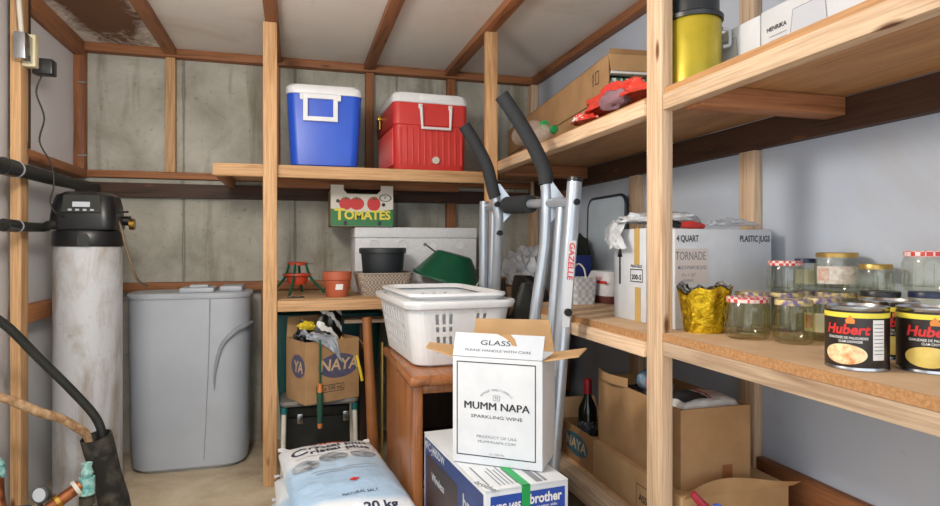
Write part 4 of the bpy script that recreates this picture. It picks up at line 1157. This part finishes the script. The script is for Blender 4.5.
def jar(label, loc, r, h, lidm, labelm=None, lidh=.013, group='empty glass jars on the right shelf', glass=None, art=None):
    t = thing('glass_jar', label, 'jar', loc, random.random() * .5, group)
    g = MB()
    g.lathe([(r * .80, .0), (r * .93, .004), (r * .97, .012), (r, h * .25), (r, h * .72), (r * .93, h * .84), (r * .86, h - lidh * .6), (r * .86, h - .004)], 32, cap1=False)
    g.lathe([(r * .3, .010), (r * .90, .012), (r * .93, .016)], 32, cap1=False)
    for k in range(8):
        a = k * PI / 4
        g.tube([(r * math.cos(a), r * math.sin(a), h * .1), (r * math.cos(a), r * math.sin(a), h * .7)], .0022, 5, 0)
    part('glass_body', g, glass or GLASSG, t)
    part('lid', MB().lathe([(r * .90, h - lidh), (r * .94, h - lidh), (r * .945, h - .002), (r * .92, h), (r * .55, h), (r * .5, h - .001)], 32), lidm, t)
    if labelm:
        dirc = math.atan2(-loc[1], -loc[0]) - t.rotation_euler.z
        w = MB()
        n = 14; span = 1.0
        R_ = r + .0015
        vs = []
        for k in range(n + 1):
            a = dirc - span + 2 * span * k / n
            vs += [(R_ * math.cos(a), R_ * math.sin(a), h * .22), (R_ * math.cos(a), R_ * math.sin(a), h * .66)]
        w.raw(vs, [(2*k, 2*k+2, 2*k+3, 2*k+1) for k in range(n)])
        lb_ = part('paper_label', w, labelm, t)
        if art:
            w = MB(); vs = []
            for k in range(9):
                a = dirc - span * art[0] + span * art[1] * k / 8
                vs += [((R_+.001) * math.cos(a), (R_+.001) * math.sin(a), h * .3), ((R_+.001) * math.cos(a), (R_+.001) * math.sin(a), h * .6)]
            w.raw(vs, [(2*k, 2*k+2, 2*k+3, 2*k+1) for k in range(8)])
            part('label_picture', w, art[2], lb_)
    return t
LABELY = M('cream_label', '#DDD9B0', '#E4E0C0', .6)
LABELW = M('floral_label', '#E4E2DA', '#C9B9A6', .6, scale=70)
ORANGEP = M('orange_fruit_print', '#D98436', '#E3B274', .5, scale=50)
PINKP = M('pink_flower_print', '#C98880', '#D9C9B8', .5, scale=60)
zs1 = lambda h: ZL + h + .0008
jar('squat glass jar with red gingham lid next to the gold foil pot', (1.128, 1.337, ZL), .054, .107, GINGHAM)
jar('ribbed glass jar with fruit-patterned lid in front, right of the gingham-lidded squat jar', (1.18, 1.238, ZL), .0455, .107, FRUIT)
jar('glass jar with cream and orange label beside the nearest soup can', (1.292, 1.262, ZL), .045, .107, FRUIT, LABELY, art=(.95, .5, ORANGEP))
jar('glass jar with patterned lid tucked behind the gingham-lidded squat jar', (1.225, 1.435, ZL), .045, .112, FRUIT)
jar('lower glass jar carrying the small gingham-lidded jar', (1.336, 1.432, ZL), .05, .108, FRUIT)
jar('small upper jar with red gingham lid stacked at the TORNADE carton corner', (1.336, 1.432, zs1(.108)), .047, .088, GINGHAM, glass=GLASS)
jar('lower glass jar at the wall carrying the dark-lidded narrow jar', (1.428, 1.452, ZL), .034, .11, FRUIT)
jar('narrow upper jar with dark blue lid between the two larger upper jars', (1.428, 1.452, zs1(.11)), .031, .092, LIDBLUE, LABELY, glass=GLASS)
jar('lower glass jar carrying the big floral-labelled jar', (1.435, 1.352, ZL), .055, .112, FRUIT)
jar('big upper jar with floral label and gold lid', (1.435, 1.352, zs1(.112)), .0545, .108, LIDGOLD, LABELW, glass=GLASS, art=(.9, .55, PINKP))
jar('lower glass jar carrying the plain gold-lidded jar', (1.447, 1.245, ZL), .043, .116, LIDGOLD)
jar('plain upper jar with dull gold lid right of the floral-labelled jar', (1.447, 1.245, zs1(.116)), .04, .075, LIDGOLD, glass=GLASS)
jar('jar with black lid standing behind the middle soup can', (1.345, 1.145, ZL), .044, .131, BLACKP)
jar('jar with dark blue lid under the tall gingham-lidded jar at far right', (1.415, 1.08, ZL), .044, .132, LIDBLUE)
jar('tall clear tumbler jar with red gingham lid on the dark blue lid', (1.415, 1.08, zs1(.132)), .053, .094, GINGHAM, glass=GLASS)

def can(label, loc, turn, food, nutr):
    r, h = .054, .122
    aim = math.atan2(-loc[1], -loc[0]) + turn
    t = thing('soup_can', label, 'can', loc, aim, 'black-labelled soup cans')
    part('steel_can', MB().lathe([(r - .002, 0), (r + .0012, .001), (r + .0012, .004), (r, .006), (r, h - .006), (r + .0012, h - .004), (r + .0012, h - .0005), (r - .002, h), (r - .004, h - .005), (.01, h - .005)], 44), STEEL, t)
    def patch(m, a0, a1, z0, z1, off, n=16):
        vs = []
        for k in range(n + 1):
            a = a0 + (a1 - a0) * k / n
            vs += [((r + off) * math.cos(a), (r + off) * math.sin(a), z0), ((r + off) * math.cos(a), (r + off) * math.sin(a), z1)]
        m.raw(vs, [(2*k, 2*k+2, 2*k+3, 2*k+1) for k in range(n)])
        return m
    lab_ = part('label_wrap', patch(MB(), 0, 2 * PI, .007, h - .008, .0008, 48), CANBLACK, t)
    part('yellow_band', patch(MB(), 0, 2 * PI, h - .021, h - .0115, .0012, 48), YELINK, lab_)
    def wrap(off, cx=0, cz=0):
        def f(x, y):
            a = (x + cx) / r
            return Vector(((r + off) * math.cos(a), (r + off) * math.sin(a), y + cz))
        return f
    I = Matrix.Identity(4)
    part('lettering', MB().text('Hubert', .026, I, .035, shear=.18, fn=wrap(.0016, 0, .078), width=.076), REDINK, lab_)
    part('small_print', MB().text('CHAUDREE DE PALOURDES', .0065, I, .012, fn=wrap(.0016, 0, .0625), width=.07).text('CLAM CHOWDER', .0065, I, .012, fn=wrap(.0016, .006, .0555), width=.04), PAPER, lab_)
    m = ell(MB(), wrap(.0015, -.004, .031), .038, .0195, 32, 6)
    part('food_picture', m, food, lab_)
    m = MB(); f = wrap(.0016, .006, .098)
    m.raw([f(x, y) for x, y in ((-.007, -.008), (.007, -.008), (.008, -.001), (.004, .003), (0, .008), (-.004, .003), (-.008, -.001))], [range(7)])
    part('flame_emblem', m, M('orange_emblem', '#E08A3C', rough=.5), lab_)
    if nutr:
        part('nutrition_panel', patch(MB(), .80, 1.22, .022, .098, .0012, 8), PAPER, lab_)
        m = MB()
        for i in range(9): patch(m, .84, 1.18, .033 + i * .007, .0345 + i * .007, .0016, 6)
        part('nutrition_text', m, MIDINK, lab_)
    return t
can('black Hubert soup can with clam chowder picture, nearest the shelf edge', (1.064, .957, ZL), -.30, FOODC, True)
can('black Hubert soup can half hidden between the two front cans', (1.235, 1.03, ZL), .12, FOODY, False)
can('black Hubert soup can with yellow soup picture at the far right', (1.172, .893, ZL), .02, FOODY, False)

# ------------------------------------------------------------------ upper right shelf
pt = thing('gold_tin', 'yellow-gold tin with tall black lid on the upper right shelf', 'tin', (1.085, 1.50, ZR))
part('tin', MB().lathe([(.070, 0), (.074, .003), (.074, .190), (.072, .194)], 40), GOLDTIN, pt)
part('lid', MB().lathe([(.072, .1945), (.079, .195), (.08, .206), (.076, .210), (.068, .212), (.068, .32), (.066, .324)], 40), M('glossy_black_lid', '#23282C', '#2B3136', .3), pt)
part('ring_handle', MB().tube([(.06, -.045, .17), (.078, -.05, .165), (.080, -.05, .145), (.078, -.05, .125), (.06, -.045, .12)], .005, 8), GREYC, pt)
wg = 'white glassware cartons on the upper right shelf'
def gbox(label, y0, y1, z, txt):
    t = thing('glassware_carton', label, 'box', (1.20, (y0+y1)/2, ZR), 0, wg)
    w = (y1 - y0) / 2
    part('carton', B(-.02, -w, 0, .16, w, z, .002), WHITEC, t)
    f = face_m((-.0205, 0, 0), (0, -1, 0), (0, 0, 1))
    part('carafe_print', MB().flat([(-.07, .0), (.06, .0), (.045, z - .03), (-.05, z - .03)], f, .0003), M('pale_grey_print', '#C3CAD4', rough=.5), t)
    ol = MB()
    for a, b in (((-.07, .003), (-.05, z - .03)), ((.06, .003), (.045, z - .03)), ((-.05, z - .03), (.045, z - .03))):
        d = Vector((b[0]-a[0], b[1]-a[1])).normalized().orthogonal() * .0008
        ol.flat([(a[0]-d.x, a[1]-d.y), (a[0]+d.x, a[1]+d.y), (b[0]+d.x, b[1]+d.y), (b[0]-d.x, b[1]-d.y)], f, .0006)
    part('outline_print', ol, MIDINK, t)
    m = MB().text(txt, .016, f @ Matrix.Translation((-w + .055, z - .055, 0)), .02, .0006)
    part('lettering', m, INK, t)
    m = MB()
    for i in range(4): m.rect(f, -w + .03, z - .075 - i * .012, -w + .09, z - .0735 - i * .012, .0006)
    part('small_print', m, MIDINK, t)
gbox('white glassware carton with carafe drawing beside the gold tin', 1.352, 1.62, .175, 'HENRIKA')
gbox('white glassware carton in the middle of the upper right row', 1.03, 1.348, .178, 'HENRIKA')
gbox('white glassware carton nearest the camera on the upper right shelf', .70, 1.026, .176, 'HENRIKA')
gc = thing('seed_carton', 'small white and green carton behind the gold tin', 'carton', (1.41, 1.60, ZR))
part('carton', B(-.03, -.05, 0, .06, .05, .21, .002), WHITEC, gc)
gf = face_m((0, -.0505, 0), (1, 0, 0), (0, 0, 1))
part('green_print', MB().flat([(-.02, .205), (.058, .205), (.058, .15), (-.005, .15)], gf, .0004), GREENINK, gc)
part('lettering', MB().text('S', .045, gf @ Matrix.Translation((.03, .18, 0)), .03, .0008), YELINK, gc)
part('dot_print', MB().disc(gf, .011, .013, 16, (-.015, .13), .0006), INK, gc)

# far half of the upper shelf: long cartons, bottles and a red bag
def dirbox(p, q):
    d = Vector((q[0]-p[0], q[1]-p[1])); return d.length, math.atan2(d.y, d.x)
La, aa = dirbox((1.054, 2.0), (1.20, 3.5))
c2d = Vector((1.089, 2.0)) + Vector((math.cos(aa), math.sin(aa))) * La / 2 + Vector((math.sin(aa), -math.cos(aa))) * .0925
low = thing('long_carton', 'lower long brown carton lying under the open-ended one', 'box', (c2d.x - .0, c2d.y + .04, ZR), aa - PI/2)
part('carton', B(-.088, -La/2 + .03, 0, .105, La/2, .112, .003), CARD, low)
part('seam_tape', B(-.0895, -La/2 + .05, .05, -.0885, La/2 - .02, .056), CARDR, low)
lc = thing('long_carton', 'upper long brown carton with open end showing green packages', 'box', (c2d.x, c2d.y, ZR + .1125), aa - PI/2)
lw, lh = .185, .15
cb = MB()
cb.box(-lw/2, -La/2, 0, lw/2, La/2, .004).box(-lw/2, -La/2, lh - .004, lw/2, La/2, lh).box(-lw/2, -La/2, 0, -lw/2 + .004, La/2, lh).box(lw/2 - .004, -La/2, 0, lw/2, La/2, lh).box(-lw/2, La/2 - .004, 0, lw/2, La/2, lh)
part('carton', cb, CARD, lc)
part('flap', MB().prism([(-lw/2, 0), (lw/2, 0), (lw/2 - .006, -.062), (-lw/2 + .006, -.062)], .004, face_m((0, -La/2 - .001, lh - .002), (1, 0, 0), (0, .12, 1))), CARD2, lc)
part('flap', MB().prism([(-lw/2, 0), (lw/2, 0), (lw/2, .02), (-lw/2, .02)], .004, face_m((0, -La/2 - .001, lh - .002), (1, 0, 0), (0, -.4, .6))), CARD, lc)
part('paper_strip', MB().box(-lw/2 + .01, -La/2 - .006, .078, lw/2 - .012, -La/2 + .03, .088), PAPER, lc)
lf = face_m((-lw/2 - .0006, 0, 0), (0, -1, 0), (0, 0, 1))
part('arrow_print', MB().flat([(.60, .10), (.615, .10), (.6075, .12)], lf, .0003).rect(lf, .604, .065, .611, .10, .0003).frame(lf, .63, .065, .665, .115, .004, .0003), INK, lc)
rdir = Matrix.Rotation(aa - PI/2, 3, 'Z')
pc_ = None
for i in range(3):
    o = rdir @ Vector((-.055 + i * .055, -La/2 + .17, .004))
    m = B(-.025, -.16, 0, .025, .16, .062, .004)
    if i == 0:
        pc_ = solo('light_carton', m, GREENPR, 'green and white patterned package in the open long carton end', 'package', (c2d.x + o.x, c2d.y + o.y, ZR + .1125 + .0045), aa - PI/2, 'green packages in the long carton')
    else:
        c_ = pc_.copy(); COL.objects.link(c_); c_.location = (c2d.x + o.x, c2d.y + o.y, ZR + .1125 + .0045)
bb = MB().box(-.04, -.06, 0, .05, .06, .27, .003)
solo('brown_carton', bb, CARD2, 'small upright brown carton behind the open end of the long carton', 'box', (1.36, 2.03, ZR), .05)
def rbag(u, v): return None
rp = thing('red_bag', 'red plastic shopping bag with white print on the upper far shelf', 'bag', (1.055, 1.89, ZR))
part('bag', MB().blob((0, -.02, .045), (.05, .21, .065), .35, 2.6, 31, 4, 0).blob((-.02, .17, .022), (.035, .07, .03), .4, 3, 33, 3, 0), RFILM, rp)
part('white_print', MB().blob((-.03, .195, .026), (.032, .05, .03), .45, 4, 35, 3, .0), M('red_white_print', '#D8473C', '#EDE6E2', .4, scale=55, lo=.48, hi=.54), rp)
part('purple_patch', MB().blob((-.028, -.05, .055), (.034, .09, .032), .25, 3, 37, 3), M('mauve_patch', '#8E6E78', rough=.4), rp)
bottle_p = [(.03, 0), (.05, .004), (.054, .03), (.054, .20), (.05, .23), (.02, .295), (.014, .305), (.014, .33)]
for x, y, z, sc_, lab_ in ((1.072, 2.86, .1075, .92, 'clear plastic bottle with green cap lying higher, against the long cartons'), (1.012, 2.56, .0411, .75, 'small clear plastic bottle with green cap lying at the shelf edge')):
    mt = Matrix.Rotation(PI/2, 4, 'X') @ Matrix.Scale(sc_, 4)
    t = thing('plastic_bottle', lab_, 'bottle', (x, y, ZR + z), 0, 'clear bottles on the upper shelf')
    part('bottle', MB().lathe(bottle_p, 24, mat=mt), PETF, t)
    part('cap', MB().lathe([(.017, .318), (.022, .32), (.022, .342), (.018, .345)], 20, mat=mt), GREENP, t, 'green cap')

# ------------------------------------------------------------------ bottom shelf cartons
w3 = thing('wine_box', 'small NAYA carton holding a dark wine bottle on the bottom shelf', 'box', (1.115, 2.145, ZB + .001))
part('carton', open_box(MB(), .17, .26, .132), CARDR, w3)
f3 = face_m((-.0855, 0, 0), (0, -1, 0), (0, 0, 1))
part('oval_print', MB().disc(f3, .10, .042, 32, (.0, .068), .0004), M('teal_oval_print', '#2F5A6A', '#3B6878', .7, scale=40), w3)
part('lettering', MB().text('NAYA', .055, f3 @ Matrix.Translation((.0, .068, 0)), .02, .0008, .12, width=.17), M('pale_tan_ink', '#C9AD86'), w3)
part('flap', MB().prism([(-.08, 0), (.08, 0), (.07, .08), (-.07, .08)], .004, face_m((0, .128, .133), (1, 0, 0), (0, .3, .8))), CARD2, w3)
wine_prof = [(.03, 0), (.036, .004), (.037, .18), (.034, .20), (.016, .235), (.0145, .245), (.0145, .30), (.016, .302)]
wn = thing('wine_bottle', 'dark wine bottle with red capsule standing in the small NAYA carton', 'bottle', (1.085, 2.155, ZB + .0055))
part('bottle', MB().lathe(wine_prof, 24), BOTTLEG, wn)
part('capsule', MB().lathe([(.0155, .25), (.0162, .305), (.013, .308)], 20), REDF, wn, 'red foil capsule')
part('label', MB().lathe([(.0376, .07), (.0376, .15)], 28, cap0=False, cap1=False), M('black_wine_label', '#22252A', '#8E9296', .5, scale=90, lo=.55, hi=.7), wn)
wn2 = thing('wine_bottle', 'second dark bottle lying low in the small NAYA carton corner', 'bottle', (1.10, 2.065, ZB + .0055))
part('bottle', MB().lathe([(.03, 0), (.034, .004), (.035, .10), (.016, .135), (.0145, .14), (.0145, .165)], 24), BOTTLEG, wn2)
part('stopper', MB().cyl((0, 0, .165), (0, 0, .175), .014), PAPER, wn2)

b2 = thing('tan_carton', 'low tan carton with ASSURANCE stamp and curled front flap on the bottom shelf', 'box', (1.205, 1.735, ZB + .001))
part('carton', B(-.18, -.265, 0, .18, .265, .128, .003), CARD2, b2)
f2 = face_m((-.1805, 0, 0), (0, -1, 0), (0, 0, 1))
part('stamp_print', MB().frame(f2, .03, .0, .23, .085, .0025, .0004), INK, b2)
part('lettering', MB().text('ASSURANCE', .03, f2 @ Matrix.Translation((.13, .045, 0)), .02, .0005, width=.17), INK, b2)
part('flap', MB().grid(lambda u, v: Vector((-.178 + .366 * u, -.268 - .03 * v * (2*u - 1)**2 - .004, .126 + (.034 + .012 * math.sin(5 * u)) * v)), 18, 4), CARD2, b2)
b3 = thing('open_carton', 'big open brown carton full of packets stacked on the tan carton', 'box', (1.167, 1.755, ZB + .1300))
part('carton', open_box(MB(), .235, .49, .228, .005), CARD, b3)
part('flap', MB().grid(lambda u, v: Vector((-.1165 - .022 * math.sin(PI * u), .245 - .20 * u, .228 + .03 * v)), 14, 3), CARD, b3)
part('tape_strip', MB().rect(face_m((0, -.2456, 0), (1, 0, 0), (0, 0, 1)), .02, .0, .055, .06, .0004), M('brown_tape', '#8B5A34', rough=.4), b3)
dc = thing('drink_can', 'blue and red drink can lying in the open brown carton', 'can', (1.105, 1.80, ZB + .388))
cm = Matrix.Rotation(math.radians(100), 4, 'X') @ Matrix.Rotation(.2, 4, 'Y')
part('can_body', MB().lathe([(.025, 0), (.032, .008), (.032, .10), (.027, .115)], 24, mat=cm), M('blue_can_print', '#3C7FA8', '#B8C9D4', .3, .5, scale=30), dc)
part('red_print', MB().lathe([(.0325, .045), (.0325, .075)], 24, mat=cm, cap0=False, cap1=False), M('red_blotch_print', '#C23A44', '#5B8FB0', .35, scale=30), dc)
def pk1(u, v):
    x, y = (u - .5) * .20, (v - .5) * .15
    return Vector((x, y, .028 * (1 - (2*u-1)**4) ** .5 * (1 - (2*v-1)**4) ** .5 + .006 * noise.noise(Vector((u * 6, v * 6, 3)))))
sp = thing('food_packet', 'white black and red food packet lying on top in the open carton', 'packet', (1.167, 1.60, ZB + .352), .05)
part('packet', MB().grid(pk1, 20, 14), M('white_packet_print', '#D9D9D6', '#C9C9C8', .35), sp)
pz = lambda u, v: pk1(u, v) + Vector((0, 0, .002))
part('black_print', MB().raw([pz(*p) for p in ((.10, .12), (.45, .15), (.58, .5), (.42, .85), (.1, .85))], [range(5)]) and MB().grid(lambda u, v: pz(.06 + .42 * u, .12 + .72 * v), 10, 8), INK, sp)
rpm = MB()
for k in range(3):
    rpm.grid(lambda u, v: pk1(.50 + .04 * u + .07 * (1 - abs(2*v-1)), .12 + .74 * v) + Vector((0, 0, .0025)), 2, 10) if k == 0 else rpm.grid(lambda u, v: pk1(.66 + .26 * u, .1 + .3 * k + .05 * v) + Vector((0, 0, .0025)), 8, 2)
part('red_print', rpm, REDINK, sp)
solo('black_sack', MB().blob((0, 0, 0), (.08, .105, .085), .2, 2.5, 41, 4), BFILM, 'black plastic sack filling the open carton under the food packet', 'bag', (1.167, 1.64, ZB + .258)) 
solo('black_sack', MB().blob((0, 0, 0), (.085, .10, .10), .2, 2.5, 43, 4), BFILM, 'black plastic sack filling the open carton behind the drink can', 'bag', (1.167, 1.87, ZB + .255))
sg = thing('spray_bottle', 'blue plastic bottle with red trigger at the bottom right shelf front', 'spray bottle', (1.075, 1.385, ZB + .0005))
sg.scale = (1, 1, 1.05)
part('bottle', MB().lathe([(.022, 0), (.026, .004), (.027, .08), (.022, .10), (.013, .125), (.012, .13)], 20), M('blue_film', '#1F58C9', '#5C93E8', .2, scale=40), sg)
part('red_trigger', MB().tube([(-.01, .01, .105), (-.035, .02, .13), (-.055, .03, .155)], [.012, .012, .009], 10), M('crimson_plastic', '#9E2336', rough=.35), sg)

# ------------------------------------------------------------------ camera and light
cam = bpy.data.cameras.new('camera')
cam.lens = 36 * 615 / 940; cam.sensor_width = 36; cam.shift_y = -6 / 940; cam.clip_start = .05
co = bpy.data.objects.new('camera', cam); COL.objects.link(co)
co.location = (0, 0, 1.12); co.rotation_euler = (PI/2, 0, -math.atan(175 / 615))
SC.camera = co
try:
    SC.cycles.transparent_max_bounces = 24
except AttributeError:
    pass

def light(name, kind, loc, energy, color, size=.2, rot=(0, 0, 0)):
    l = bpy.data.lights.new(name, kind); l.energy = energy; l.color = color
    if kind == 'AREA': l.size = size
    else: l.shadow_soft_size = size
    o = bpy.data.objects.new(name, l); COL.objects.link(o); o.location = loc; o.rotation_euler = rot
    return o
light('ceiling_bulb', 'POINT', (-.35, 1.4, 1.78), 40, (1, .92, .83), .12)
w = bpy.data.worlds.new('daylight'); SC.world = w; w.use_nodes = True
w.node_tree.nodes['Background'].inputs[0].default_value = (.90, .95, 1, 1)
w.node_tree.nodes['Background'].inputs[1].default_value = 1.6
vs = SC.view_settings
vs.view_transform = 'Standard'; vs.look = 'None'; vs.gamma = 1; vs.use_curve_mapping = False; vs.exposure = .45
